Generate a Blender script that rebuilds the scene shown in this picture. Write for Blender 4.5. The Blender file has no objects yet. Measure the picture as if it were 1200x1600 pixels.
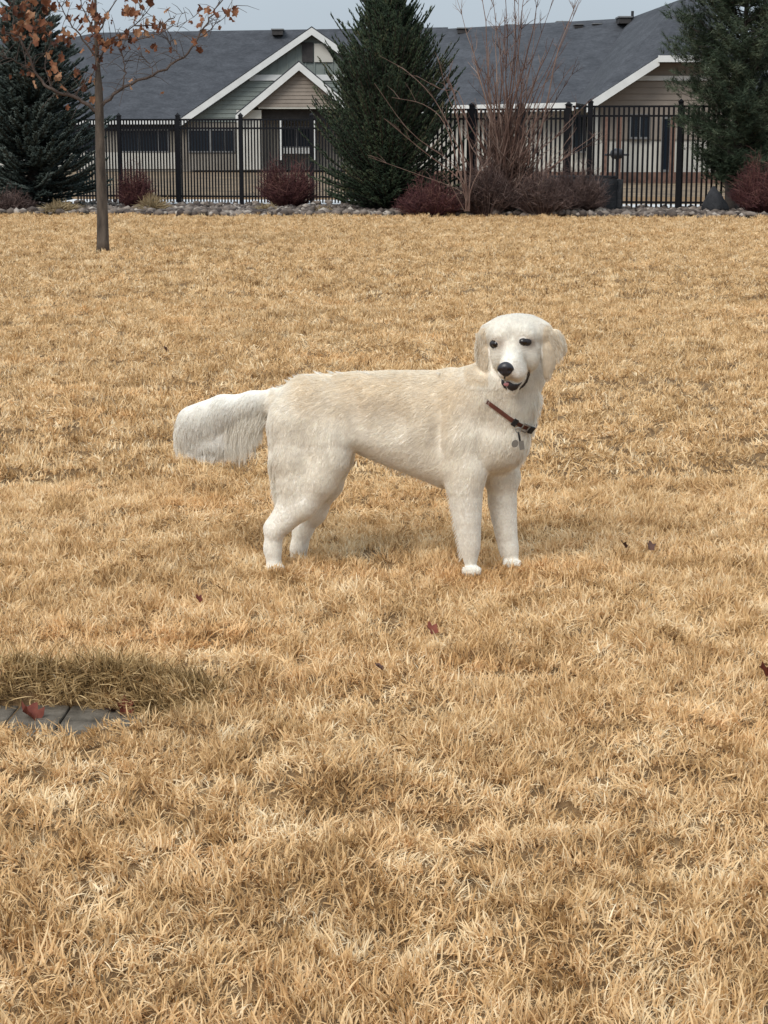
import bpy, math, random
import numpy as np
from mathutils import Vector, Matrix, noise as mnoise
from mathutils.bvhtree import BVHTree

random.seed(7)
RNG = np.random.default_rng(11)
SC = bpy.context.scene
COL = SC.collection

# ------------------------------------------------------------------ camera
FPX = 2800.0
PITCH = math.atan(590.0 / FPX)
CAM_H = 1.35
cam_data = bpy.data.cameras.new('camera')
cam = bpy.data.objects.new('camera', cam_data)
COL.objects.link(cam)
cam.location = (0, 0, CAM_H)
cam.rotation_euler = (math.pi / 2 - PITCH, 0, 0)
cam_data.sensor_fit = 'VERTICAL'
cam_data.sensor_height = 36.0
cam_data.lens = 36.0 * FPX / 1600.0
cam_data.clip_start = 0.1
cam_data.clip_end = 8000
SC.camera = cam
SC.render.resolution_x = 768
SC.render.resolution_y = 1024

# ------------------------------------------------------------------ light
SUN_EL = math.radians(43)
SUN_AZ = math.radians(215)      # compass style: light comes from behind-left of the camera
world = bpy.data.worlds.new('World')
SC.world = world
world.use_nodes = True
wn = world.node_tree.nodes
wl = world.node_tree.links
wn.clear()
w_out = wn.new('ShaderNodeOutputWorld')
w_bg = wn.new('ShaderNodeBackground')
w_bg.inputs['Strength'].default_value = 0.1
w_sky = wn.new('ShaderNodeTexSky')
w_sky.sky_type = 'NISHITA'
w_sky.sun_disc = False
w_sky.sun_elevation = SUN_EL
w_sky.sun_rotation = SUN_AZ
w_sky.dust_density = 3.0
# even cloud cover, brighter overhead than at the horizon as an overcast sky is
w_geo = wn.new('ShaderNodeTexCoord')
w_sep = wn.new('ShaderNodeSeparateXYZ')
wl.new(w_geo.outputs['Generated'], w_sep.inputs[0])
w_mul = wn.new('ShaderNodeMath'); w_mul.operation = 'MULTIPLY_ADD'; w_mul.use_clamp = False
w_max = wn.new('ShaderNodeMath'); w_max.operation = 'MAXIMUM'; w_max.inputs[1].default_value = 0.0
wl.new(w_sep.outputs['Z'], w_max.inputs[0])
wl.new(w_max.outputs[0], w_mul.inputs[0])
w_mul.inputs[1].default_value = 1.5
w_mul.inputs[2].default_value = 0.93
w_noise = wn.new('ShaderNodeTexNoise'); w_noise.inputs['Scale'].default_value = 2.5
w_noise.inputs['Detail'].default_value = 4
w_map = wn.new('ShaderNodeMapping'); w_map.inputs['Scale'].default_value = (1, 1, 4)
wl.new(w_geo.outputs['Generated'], w_map.inputs[0]); wl.new(w_map.outputs[0], w_noise.inputs['Vector'])
w_nm = wn.new('ShaderNodeMapRange')
w_nm.inputs['To Min'].default_value = 0.9; w_nm.inputs['To Max'].default_value = 1.1
wl.new(w_noise.outputs['Fac'], w_nm.inputs['Value'])
w_m2 = wn.new('ShaderNodeMath'); w_m2.operation = 'MULTIPLY'
wl.new(w_mul.outputs[0], w_m2.inputs[0]); wl.new(w_nm.outputs[0], w_m2.inputs[1])
w_vm = wn.new('ShaderNodeVectorMath'); w_vm.operation = 'SCALE'
w_vm.inputs[0].default_value = (4.2, 4.85, 5.5)
wl.new(w_m2.outputs[0], w_vm.inputs['Scale'])
w_mix = wn.new('ShaderNodeMix'); w_mix.data_type = 'RGBA'
w_mix.inputs['Factor'].default_value = 0.88
wl.new(w_sky.outputs[0], w_mix.inputs['A'])
wl.new(w_vm.outputs[0], w_mix.inputs['B'])
wl.new(w_mix.outputs['Result'], w_bg.inputs['Color'])
wl.new(w_bg.outputs[0], w_out.inputs[0])

sun_d = bpy.data.lights.new('sun', 'SUN')
sun_d.energy = 1.9
sun_d.angle = math.radians(28)
sun_d.color = (1.0, 0.96, 0.9)
sun = bpy.data.objects.new('sun', sun_d)
COL.objects.link(sun)
_sd = Vector((math.sin(SUN_AZ) * math.cos(SUN_EL), math.cos(SUN_AZ) * math.cos(SUN_EL), math.sin(SUN_EL)))
sun.rotation_euler = _sd.to_track_quat('Z', 'Y').to_euler()

SC.render.engine = 'CYCLES'
SC.view_settings.view_transform = 'Standard'
SC.view_settings.look = 'None'
SC.view_settings.exposure = 0.3
SC.view_settings.gamma = 1.0
SC.view_settings.use_curve_mapping = False

# ------------------------------------------------------------------ helpers
cp, sp = math.cos(PITCH), math.sin(PITCH)

def at(px, py, Y):
    """point seen at photo pixel (px, py) at distance Y in front of the camera"""
    u = (px - 600.0) / FPX; v = (800.0 - py) / FPX
    d = (u, cp + v * sp, -sp + v * cp)
    t = Y / d[1]
    return Vector((d[0] * t, Y, CAM_H + d[2] * t))

def gp(px, py, z=0.0):
    """point on the level z under a photo pixel"""
    u = (px - 600.0) / FPX; v = (800.0 - py) / FPX
    d = (u, cp + v * sp, -sp + v * cp)
    t = (z - CAM_H) / d[2]
    return Vector((d[0] * t, d[1] * t, z))

def proj(P):
    P = np.asarray(P, float)
    y = P[..., 1]; z = P[..., 2] - CAM_H
    dep = y * cp - z * sp
    up = y * sp + z * cp
    return 600 + P[..., 0] / dep * FPX, 800 - up / dep * FPX

def sst(a, b, x):
    t = np.clip((np.asarray(x, float) - a) / (b - a), 0, 1)
    return t * t * (3 - 2 * t)

def vnoise(x, y, seed=0):
    x = np.asarray(x, float); y = np.asarray(y, float)
    xi = np.floor(x).astype(np.int64); yi = np.floor(y).astype(np.int64)
    fx = x - xi; fy = y - yi
    fx = fx * fx * (3 - 2 * fx); fy = fy * fy * (3 - 2 * fy)
    def h(a, b):
        n = ((a + 9173) * 374761393 + (b + 5501) * 668265263 + seed * 1442695041) & 0xffffffff
        n = ((n ^ (n >> 15)) * 739982445) & 0xffffffff
        n = ((n ^ (n >> 12)) * 695872825) & 0xffffffff
        return ((n ^ (n >> 16)) & 0xffff) / 65535.0
    return (h(xi, yi) * (1 - fx) * (1 - fy) + h(xi + 1, yi) * fx * (1 - fy)
            + h(xi, yi + 1) * (1 - fx) * fy + h(xi + 1, yi + 1) * fx * fy)

def link(o, parent=None):
    COL.objects.link(o)
    if parent is not None:
        o.parent = parent
    return o

def props(o, label=None, cat=None, group=None, kind=None):
    if label: o['label'] = label
    if cat: o['category'] = cat
    if group: o['group'] = group
    if kind: o['kind'] = kind
    return o

def thing(name, label, cat, loc=(0, 0, 0), group=None):
    o = bpy.data.objects.new(name, None)
    o.empty_display_size = 0.1
    o.location = loc
    COL.objects.link(o)
    return props(o, label, cat, group)

def wloc(o):
    v = Vector((0, 0, 0))
    while o is not None:
        v += Vector(o.location); o = o.parent
    return v

def mesh_data(name, V, F, mat, smooth=False, attrs=None):
    me = bpy.data.meshes.new(name)
    V = np.asarray(V, np.float32).reshape(-1, 3)
    if isinstance(F, np.ndarray):
        k = F.shape[1]
        me.vertices.add(len(V)); me.vertices.foreach_set('co', V.ravel())
        me.loops.add(F.size); me.loops.foreach_set('vertex_index', F.astype(np.int32).ravel())
        me.polygons.add(len(F))
        me.polygons.foreach_set('loop_start', np.arange(0, F.size, k, dtype=np.int32))
        me.polygons.foreach_set('loop_total', np.full(len(F), k, np.int32))
        me.update(calc_edges=True)
    else:
        me.from_pydata(V.tolist(), [], [tuple(int(i) for i in f) for f in F])
    if attrs:
        for k_, a in attrs.items():
            a = np.asarray(a, np.float32)
            if a.ndim == 1:
                at_ = me.attributes.new(k_, 'FLOAT', 'POINT'); at_.data.foreach_set('value', a)
            else:
                at_ = me.attributes.new(k_, 'FLOAT_COLOR', 'POINT')
                if a.shape[1] == 3: a = np.hstack([a, np.ones((len(a), 1), np.float32)])
                at_.data.foreach_set('color', a.ravel())
    if smooth:
        me.polygons.foreach_set('use_smooth', np.ones(len(me.polygons), bool))
    if mat is not None:
        me.materials.append(mat)
    me.validate()
    return me

def part(name, V, F, mat, parent=None, smooth=False, attrs=None, **pr):
    """mesh object from WORLD coordinates, parented"""
    V = np.asarray(V, float).reshape(-1, 3)
    if parent is not None:
        V = V - np.array(wloc(parent))
    o = bpy.data.objects.new(name, mesh_data(name, V, F, mat, smooth, attrs))
    link(o, parent)
    return props(o, **pr)

class MB:
    """collects simple shapes in world coordinates"""
    def __init__(s): s.v = []; s.f = []; s.n = 0; s.t = []
    def add(s, V, F, tint=None):
        s.v.extend([tuple(p) for p in V]); s.f.extend([tuple(i + s.n for i in f) for f in F])
        s.t.extend([tint if tint is not None else 0.5] * len(V)); s.n += len(V)
        return s
    def box(s, lo, hi):
        x0, y0, z0 = lo; x1, y1, z1 = hi
        return s.add([(x0,y0,z0),(x1,y0,z0),(x1,y1,z0),(x0,y1,z0),(x0,y0,z1),(x1,y0,z1),(x1,y1,z1),(x0,y1,z1)],
                     [(0,3,2,1),(4,5,6,7),(0,1,5,4),(1,2,6,5),(2,3,7,6),(3,0,4,7)])
    def prism(s, poly, dv):
        n = len(poly); dv = Vector(dv)
        V = [Vector(p) for p in poly] + [Vector(p) + dv for p in poly]
        F = [tuple(range(n))[::-1], tuple(range(n, 2 * n))] + [(i, (i + 1) % n, n + (i + 1) % n, n + i) for i in range(n)]
        return s.add(V, F)
    def tube(s, pts, rad, sides=5, tint=None, cap=True):
        pts = [Vector(p) for p in pts]; n = len(pts)
        if isinstance(rad, (int, float)): rad = [rad] * n
        V = []; F = []
        ref = None
        for i in range(n):
            d = (pts[min(i + 1, n - 1)] - pts[max(i - 1, 0)])
            if d.length < 1e-9: d = Vector((0, 0, 1))
            d.normalize()
            if ref is None:
                ref = d.orthogonal().normalized()
            a = (ref - d * ref.dot(d))
            a = a.normalized() if a.length > 1e-6 else d.orthogonal().normalized()
            ref = a; b = d.cross(a)
            for k in range(sides):
                th = 2 * math.pi * k / sides
                V.append(pts[i] + (a * math.cos(th) + b * math.sin(th)) * rad[i])
        for i in range(n - 1):
            for k in range(sides):
                k2 = (k + 1) % sides
                F.append((i * sides + k, i * sides + k2, (i + 1) * sides + k2, (i + 1) * sides + k))
        if cap:
            F.append(tuple(range(sides))[::-1]); F.append(tuple((n - 1) * sides + k for k in range(sides)))
        return s.add(V, F, tint)
    def build(s, name, mat, parent=None, smooth=False, **pr):
        return part(name, s.v, s.f, mat, parent, smooth, {'tint': s.t}, **pr)

def bevel(o, w=0.01, seg=1):
    m = o.modifiers.new('bevel', 'BEVEL'); m.width = w; m.segments = seg; m.limit_method = 'ANGLE'
    return o

def spline(pts, n):
    """smooth polyline through points (Catmull-Rom)"""
    P = [Vector(p) for p in pts]
    P = [P[0] * 2 - P[1]] + P + [P[-1] * 2 - P[-2]]
    out = []; m = len(P) - 3
    for j in range(n):
        t = j / (n - 1) * m; i = min(int(t), m - 1); u = t - i
        a, b, c, d = P[i], P[i+1], P[i+2], P[i+3]
        out.append(0.5 * ((2*b) + (c-a)*u + (2*a-5*b+4*c-d)*u*u + (-a+3*b-3*c+d)*u*u*u))
    return out

# ------------------------------------------------------------------ materials
def mat_new(name):
    m = bpy.data.materials.new(name); m.use_nodes = True
    nt = m.node_tree
    return m, nt, nt.nodes['Principled BSDF']

def ramp(nt, stops, fac):
    r = nt.nodes.new('ShaderNodeValToRGB')
    els = r.color_ramp.elements
    while len(els) < len(stops): els.new(0.5)
    for e, (p, c) in zip(els, stops):
        e.position = p; e.color = (*c, 1)
    nt.links.new(fac, r.inputs[0])
    return r

def noise_node(nt, scale, detail=4, rough=0.55, coords='Object', stretch=None):
    tc = nt.nodes.new('ShaderNodeTexCoord')
    n = nt.nodes.new('ShaderNodeTexNoise')
    n.inputs['Scale'].default_value = scale; n.inputs['Detail'].default_value = detail
    n.inputs['Roughness'].default_value = rough
    if coords == 'World':
        g = nt.nodes.new('ShaderNodeNewGeometry'); src = g.outputs['Position']
    else:
        src = tc.outputs[coords]
    if stretch:
        mp = nt.nodes.new('ShaderNodeMapping'); mp.inputs['Scale'].default_value = stretch
        nt.links.new(src, mp.inputs[0]); src = mp.outputs[0]
    nt.links.new(src, n.inputs['Vector'])
    return n

def noisy(name, c1, c2, scale, rough=0.85, bump=0.3, detail=5, stretch=None, bscale=None, dist=0.01, spec=0.3):
    m, nt, b = mat_new(name)
    n = noise_node(nt, scale, detail, 0.6, 'World', stretch)
    r = ramp(nt, [(0.3, c1), (0.7, c2)], n.outputs['Fac'])
    nt.links.new(r.outputs[0], b.inputs['Base Color'])
    b.inputs['Roughness'].default_value = rough
    b.inputs['Specular IOR Level'].default_value = spec
    if bump:
        n2 = noise_node(nt, bscale or scale * 3, 6, 0.65, 'World', stretch)
        bp = nt.nodes.new('ShaderNodeBump'); bp.inputs['Strength'].default_value = bump; bp.inputs['Distance'].default_value = dist
        nt.links.new(n2.outputs['Fac'], bp.inputs['Height']); nt.links.new(bp.outputs[0], b.inputs['Normal'])
    return m

def tinted(name, stops, scale=3.0, rough=0.8, transl=0.0, amount=0.5, stretch=None, spec=0.2):
    """colour from the per-vertex 'tint' plus large world-space variation"""
    m, nt, b = mat_new(name)
    a = nt.nodes.new('ShaderNodeAttribute'); a.attribute_name = 'tint'
    n = noise_node(nt, scale, 3, 0.6, 'World', stretch)
    mr = nt.nodes.new('ShaderNodeMapRange')
    mr.inputs['From Min'].default_value = 0.3; mr.inputs['From Max'].default_value = 0.7
    mr.inputs['To Min'].default_value = -amount / 2; mr.inputs['To Max'].default_value = amount / 2
    nt.links.new(n.outputs['Fac'], mr.inputs['Value'])
    ad = nt.nodes.new('ShaderNodeMath'); ad.operation = 'ADD'
    nt.links.new(a.outputs['Fac'], ad.inputs[0]); nt.links.new(mr.outputs[0], ad.inputs[1])
    r = ramp(nt, stops, ad.outputs[0])
    nt.links.new(r.outputs[0], b.inputs['Base Color'])
    b.inputs['Roughness'].default_value = rough
    b.inputs['Specular IOR Level'].default_value = spec
    if transl:
        t = nt.nodes.new('ShaderNodeBsdfTranslucent'); nt.links.new(r.outputs[0], t.inputs[0])
        mx = nt.nodes.new('ShaderNodeMixShader'); mx.inputs[0].default_value = transl
        nt.links.new(b.outputs[0], mx.inputs[1]); nt.links.new(t.outputs[0], mx.inputs[2])
        nt.links.new(mx.outputs[0], nt.nodes['Material Output'].inputs[0])
    return m

M = {}
M['thatch'] = noisy('thatch', (0.11, 0.065, 0.03), (0.30, 0.18, 0.08), 22, 0.95, 0.8, 8, dist=0.02)
M['grass'] = tinted('dormant_grass', [(0.0, (0.19, 0.10, 0.04)), (0.2, (0.45, 0.27, 0.11)), (0.5, (0.735, 0.495, 0.25)), (0.8, (0.85, 0.64, 0.375)), (1.0, (0.92, 0.77, 0.53))],
                     5.5, 0.65, 0.25, 0.62)
def patchy(m):
    nt = m.node_tree; b = nt.nodes['Principled BSDF']
    src = b.inputs['Base Color'].links[0].from_socket
    n = noise_node(nt, 0.9, 5, 0.65, 'World', (1, 1.6, 1)); r = ramp(nt, [(0.32, (0.84, 0.82, 0.79)), (0.44, (1.0, 0.99, 0.97)), (0.56, (1.05, 1.05, 1.05)), (0.68, (1.08, 1.0, 0.91))], n.outputs['Fac'])
    mx = nt.nodes.new('ShaderNodeMix'); mx.data_type = 'RGBA'; mx.blend_type = 'MULTIPLY'; mx.inputs['Factor'].default_value = 1
    nt.links.new(src, mx.inputs['A']); nt.links.new(r.outputs[0], mx.inputs['B'])
    nt.links.new(mx.outputs['Result'], b.inputs['Base Color'])
    for nd in nt.nodes:
        if nd.type == 'BSDF_TRANSLUCENT': nt.links.new(mx.outputs['Result'], nd.inputs[0])
patchy(M['grass'])
M['grass_olive'] = tinted('olive_grass', [(0.0, (0.06, 0.036, 0.016)), (0.35, (0.21, 0.13, 0.05)), (0.6, (0.42, 0.275, 0.12)), (1.0, (0.82, 0.60, 0.32))], 6, 0.7, 0.2, 0.5)
M['mulch'] = noisy('mulch', (0.05, 0.035, 0.03), (0.13, 0.095, 0.075), 9, 0.95, 0.9, 7, dist=0.03)
M['concrete'] = noisy('concrete', (0.50, 0.49, 0.47), (0.64, 0.63, 0.61), 4, 0.9, 0.2)
M['far_lawn'] = noisy('far_lawn', (0.07, 0.05, 0.032), (0.27, 0.185, 0.105), 1.1, 0.95, 0.5)
M['pad_stone'] = noisy('pad_stone', (0.06, 0.05, 0.038), (0.19, 0.16, 0.125), 16, 0.95, 0.9, 8, dist=0.006, bscale=70, spec=.1)
M['rock'] = tinted('river_rock', [(0.0, (0.045, 0.034, 0.03)), (0.4, (0.11, 0.086, 0.07)), (0.75, (0.21, 0.17, 0.14)), (1.0, (0.38, 0.33, 0.28))], 12, 0.85, 0, 0.3)
M['boulder'] = noisy('boulder', (0.009, 0.0095, 0.011), (0.04, 0.04, 0.043), 3.0, 0.9, 0.8, 8, dist=0.05, bscale=9)
M['boulder_pale'] = noisy('boulder_pale', (0.15, 0.14, 0.14), (0.4, 0.39, 0.38), 3.5, 0.9, 0.8, 8, dist=0.05)
M['fence'] = noisy('black_metal', (0.005, 0.005, 0.007), (0.010, 0.010, 0.012), 30, 0.6, 0.0, spec=.15)
def roof_material():
    m, nt, b = mat_new('shingles')
    n1 = noise_node(nt, 1.3, 6, 0.7, 'World', (1, 1, 2.5))
    r = ramp(nt, [(0.3, (0.023, 0.025, 0.030)), (0.72, (0.060, 0.063, 0.071))], n1.outputs['Fac'])
    n2 = noise_node(nt, 7.0, 4, 0.75, 'World', (1, 1, 4))
    mx = nt.nodes.new('ShaderNodeMix'); mx.data_type = 'RGBA'; mx.blend_type = 'MULTIPLY'
    mx.inputs['Factor'].default_value = 0.8
    r2 = ramp(nt, [(0.3, (0.5, 0.5, 0.52)), (0.7, (1.5, 1.5, 1.5))], n2.outputs['Fac'])
    nt.links.new(r.outputs[0], mx.inputs['A']); nt.links.new(r2.outputs[0], mx.inputs['B'])
    nt.links.new(mx.outputs['Result'], b.inputs['Base Color'])
    b.inputs['Roughness'].default_value = 0.9
    # courses: fine ridges across the slope
    w = nt.nodes.new('ShaderNodeTexWave'); w.wave_type = 'BANDS'; w.bands_direction = 'Z'; w.wave_profile = 'SAW'
    w.inputs['Scale'].default_value = 2.2; w.inputs['Distortion'].default_value = 0.6
    g = nt.nodes.new('ShaderNodeNewGeometry'); nt.links.new(g.outputs['Position'], w.inputs['Vector'])
    bp = nt.nodes.new('ShaderNodeBump'); bp.inputs['Strength'].default_value = 0.25; bp.inputs['Distance'].default_value = 0.02
    nt.links.new(w.outputs['Fac'], bp.inputs['Height']); nt.links.new(bp.outputs[0], b.inputs['Normal'])
    return m
M['roof'] = roof_material()
M['trim'] = noisy('white_trim', (0.55, 0.55, 0.53), (0.66, 0.66, 0.64), 2, 0.6, 0.05)
M['cream'] = noisy('cream_siding', (0.44, 0.42, 0.37), (0.52, 0.50, 0.45), 1.5, 0.8, 0.05)
M['tan'] = noisy('tan_siding', (0.19, 0.168, 0.14), (0.26, 0.235, 0.20), 1.5, 0.8, 0.05)
M['green_siding'] = noisy('green_siding', (0.17, 0.19, 0.175), (0.21, 0.235, 0.215), 1.5, 0.8, 0.05)
M['taupe'] = noisy('taupe_siding', (0.22, 0.185, 0.155), (0.28, 0.235, 0.195), 1.5, 0.8, 0.05)
M['brick_base'] = noisy('brick_base', (0.11, 0.06, 0.045), (0.2, 0.12, 0.09), 6, 0.9, 0.4)
M['frame'] = noisy('window_frame', (0.13, 0.13, 0.13), (0.19, 0.19, 0.19), 3, 0.5, 0.0)
m_, nt_, b_ = mat_new('glass_pane')
b_.inputs['Base Color'].default_value = (0.012, 0.017, 0.024, 1); b_.inputs['Roughness'].default_value = 0.12
b_.inputs['Specular IOR Level'].default_value = 0.18
M['glass'] = m_
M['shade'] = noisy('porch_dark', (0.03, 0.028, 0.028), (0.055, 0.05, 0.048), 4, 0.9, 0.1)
M['metal_dark'] = noisy('dark_metal', (0.015, 0.015, 0.018), (0.03, 0.03, 0.033), 20, 0.5, 0.05)
M['bark'] = noisy('young_bark', (0.028, 0.021, 0.017), (0.135, 0.105, 0.08), 11, 0.9, 0.9, 6, stretch=(1, 1, 0.25), dist=0.01)
M['bark_dark'] = noisy('dark_bark', (0.035, 0.028, 0.025), (0.08, 0.065, 0.055), 12, 0.9, 0.6)
M['branch'] = noisy('branch_bark', (0.05, 0.036, 0.03), (0.11, 0.08, 0.065), 12, 0.85, 0.3)
M['spruce'] = tinted('spruce_needles', [(0.0, (0.010, 0.017, 0.010)), (0.5, (0.026, 0.042, 0.022)), (0.85, (0.06, 0.075, 0.038)), (1.0, (0.11, 0.10, 0.055))], 2, 0.75, 0, 0.3)
M['blue_spruce'] = tinted('blue_spruce_needles', [(0.0, (0.013, 0.019, 0.016)), (0.5, (0.045, 0.060, 0.051)), (1.0, (0.13, 0.15, 0.13))], 2, 0.75, 0, 0.3)
M['pine'] = tinted('pine_needles', [(0.0, (0.016, 0.026, 0.014)), (0.5, (0.045, 0.063, 0.036)), (1.0, (0.11, 0.125, 0.075))], 2, 0.75, 0, 0.3)
M['red_twig'] = tinted('red_twigs', [(0.0, (0.035, 0.012, 0.016)), (0.5, (0.085, 0.030, 0.030)), (1.0, (0.19, 0.095, 0.075))], 3, 0.8, 0, 0.3)
M['brown_twig'] = tinted('brown_twigs', [(0.0, (0.028, 0.017, 0.015)), (0.5, (0.075, 0.045, 0.038)), (1.0, (0.2, 0.14, 0.12))], 3, 0.8, 0, 0.3)
M['stem'] = tinted('shrub_stems', [(0.0, (0.05, 0.028, 0.022)), (0.5, (0.135, 0.078, 0.060)), (1.0, (0.30, 0.22, 0.18))], 3, 0.8, 0, 0.3)
M['dry_leaf'] = tinted('dry_leaves', [(0.0, (0.05, 0.02, 0.014)), (0.5, (0.20, 0.08, 0.042)), (0.85, (0.33, 0.16, 0.085)), (1.0, (0.42, 0.25, 0.15))], 6, 0.8, 0.25, 0.4)
M['red_leaf'] = tinted('fallen_leaf', [(0.0, (0.06, 0.016, 0.012)), (0.5, (0.15, 0.038, 0.024)), (1.0, (0.26, 0.085, 0.05))], 30, 0.7, 0.15, 0.5)
M['dark_leaf'] = tinted('dark_fallen_leaf', [(0.0, (0.05, 0.025, 0.02)), (1.0, (0.13, 0.07, 0.05))], 30, 0.7, 0.1, 0.5)
M['straw'] = tinted('ornamental_straw', [(0.0, (0.13, 0.08, 0.04)), (0.5, (0.32, 0.23, 0.12)), (1.0, (0.5, 0.4, 0.24))], 4, 0.8, 0.2, 0.3)

# ------------------------------------------------------------------ ground
PIT_C = (-1.04, 4.15); PIT_R = (0.57, 0.22)
def pit_d(x, y):
    return ((np.abs((x - PIT_C[0]) / PIT_R[0]) ** 2.6 + np.abs((y - PIT_C[1]) / PIT_R[1]) ** 2.2)) ** 0.42

def gz(x, y):
    x = np.asarray(x, float); y = np.asarray(y, float)
    b = (vnoise(x * 1.3, y * 1.3, 1) - 0.5) * 0.03 + (vnoise(x * 3.4, y * 4.1, 2) - 0.5) * 0.034 + (vnoise(x * 9.5, y * 9.5, 4) - 0.5) * 0.026
    b = b * (1 - sst(14, 30, y) * 0.6) * (1 - sst(28, 31, y))
    b = b * (1 - 0.7 * (sst(4.6, 5.1, y) * (1 - sst(5.9, 6.4, y))))
    pit = -0.085 * (1 - sst(0.80, 1.02, pit_d(x, y)))
    far = -0.0083 * np.clip(y - 38, 0, 60)
    return b + pit + far

xs = np.concatenate([[-3000, -800, -250, -90, -40, -22, -14, -9, -6.5], np.arange(-5, -1.8, 0.12), np.arange(-1.8, -0.02, 0.03), np.arange(0, 3.0, 0.04), np.arange(3.0, 5.01, 0.15), [6.5, 9, 14, 22, 40, 90, 250, 800, 3000]])
ys = np.concatenate([[-500, -60, -10, 0, 1.0, 2.0], np.arange(2.3, 3.8, 0.04), np.arange(3.8, 4.5, 0.02), np.arange(4.5, 9, 0.04), np.arange(9, 20, 0.3), np.arange(20, 42, 1.0), np.arange(42, 110, 6), [130, 200, 400, 900, 3000, 6000]])
X, Y = np.meshgrid(xs, ys)
V = np.stack([X, Y, gz(X, Y)], -1).reshape(-1, 3)
nx, ny = len(xs), len(ys)
i0 = (np.arange(ny - 1)[:, None] * nx + np.arange(nx - 1)[None, :]).ravel()
F = np.stack([i0, i0 + 1, i0 + 1 + nx, i0 + nx], 1)
part('ground', V, F, M['thatch'], smooth=True, kind='structure')

def sheet(name, poly_px_rows, mat, dz, n=40):
    """flat strip following the terrain between two y-lines; rows = ((x, y0, y1) ...)"""
    V = []; F = []
    for (x, y0, y1) in poly_px_rows:
        k = 6
        for j in range(k + 1):
            y = y0 + (y1 - y0) * j / k
            V.append((x, y, float(gz(x, y)) + dz))
    m = len(poly_px_rows); k = 7
    for i in range(m - 1):
        for j in range(k - 1):
            F.append((i * k + j, (i + 1) * k + j, (i + 1) * k + j + 1, i * k + j + 1))
    return part(name, V, F, mat, kind='structure')

def lawn_edge(x):
    # far edge of the lawn, further away on the left
    return 30.6 - 0.22 * (x + 6.5) * 0.35 + 0.35 * math.sin(x * 0.9) * 0.3
def path_edge(x): return float(np.interp(x, [-30, -8, 0.5, 3.2, 30], [36.6, 36.25, 35.5, 33.25, 31.9]))
rows = [(x, lawn_edge(x), path_edge(x)) for x in np.arange(-30, 30.1, 1.0)]
sheet('planting_bed', rows, M['mulch'], 0.006)
rows = [(x, path_edge(x), path_edge(x) + 2.4) for x in np.arange(-60, 60.1, 1.0)]
sheet('concrete_path', rows, M['concrete'], 0.012)
rows = [(x, 39.2, 108.0) for x in np.arange(-80, 80.1, 8.0)]
def sheet_long(name, x0, x1, y0, y1, mat, dz, st=6.0):
    xs_ = np.arange(x0, x1 + .1, st); ys_ = np.linspace(y0, y1, 14)
    X_, Y_ = np.meshgrid(xs_, ys_)
    V_ = np.stack([X_, Y_, gz(X_, Y_) + dz], -1).reshape(-1, 3)
    n_ = len(xs_); i_ = (np.arange(13)[:, None] * n_ + np.arange(n_ - 1)[None, :]).ravel()
    return part(name, V_, np.stack([i_, i_ + 1, i_ + 1 + n_, i_ + n_], 1), mat, kind='structure')
sheet_long('yard', -60, 60, 31.8, 98, M['far_lawn'], 0.002)

# ------------------------------------------------------------------ grass
def tuft_mesh(name, n, R, h, w, lean, seg, mat, rng, biasdir=0.0):
    V = []; F = []; T = []
    base = 0; bias = rng.uniform(0, 2 * math.pi); tb_ = rng.normal(0, .09)
    for i in range(n):
        a = rng.uniform(0, 2 * math.pi); r = R * math.sqrt(rng.uniform())
        x, y = r * math.cos(a), r * math.sin(a)
        az = (a + rng.normal(0, 1.1)) if rng.uniform() < .35 else (bias + rng.normal(0, .75))
        hh = h * rng.uniform(0.5, 1.15)
        if rng.uniform() < 0.08: hh *= 1.35
        a0 = abs(rng.normal(0.25, 0.3)) * lean
        a1 = abs(rng.normal(1.0, 0.55)) * lean
        if rng.uniform() < 0.2: a0 += 0.8
        ww = w * rng.uniform(0.6, 1.3)
        tw = az + math.pi / 2 + rng.normal(0, 0.7)
        wx, wy = math.cos(tw) * ww / 2, math.sin(tw) * ww / 2
        p = np.array([x, y, -0.006]); tint = float(np.clip(rng.normal(0.54, 0.19) + tb_, 0.02, 0.98))
        side = rng.normal(0, 0.25)
        for s in range(seg + 1):
            t = s / seg
            k = 1 - t ** 2.2 * 0.9
            if s == seg:
                V.append(tuple(p)); T.append(tint)
            else:
                V.append((p[0] - wx * k, p[1] - wy * k, p[2])); V.append((p[0] + wx * k, p[1] + wy * k, p[2])); T += [tint, tint]
            ang = a0 + a1 * t
            az2 = az + side * t
            p = p + (hh / seg) * np.array([math.sin(ang) * math.cos(az2), math.sin(ang) * math.sin(az2), math.cos(ang)])
        for s in range(seg - 1):
            b = base + 2 * s
            F.append((b, b + 1, b + 3)); F.append((b, b + 3, b + 2))
        b = base + 2 * (seg - 1)
        F.append((b, b + 1, b + 2))
        base += 2 * seg + 1
    return mesh_data(name, V, np.array(F), mat, False, {'tint': T})

def proto_collection(name, meshes):
    c = bpy.data.collections.new(name)
    for i, me in enumerate(meshes):
        o = bpy.data.objects.new('%s_%02d' % (name, i), me); c.objects.link(o)
    return c

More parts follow.
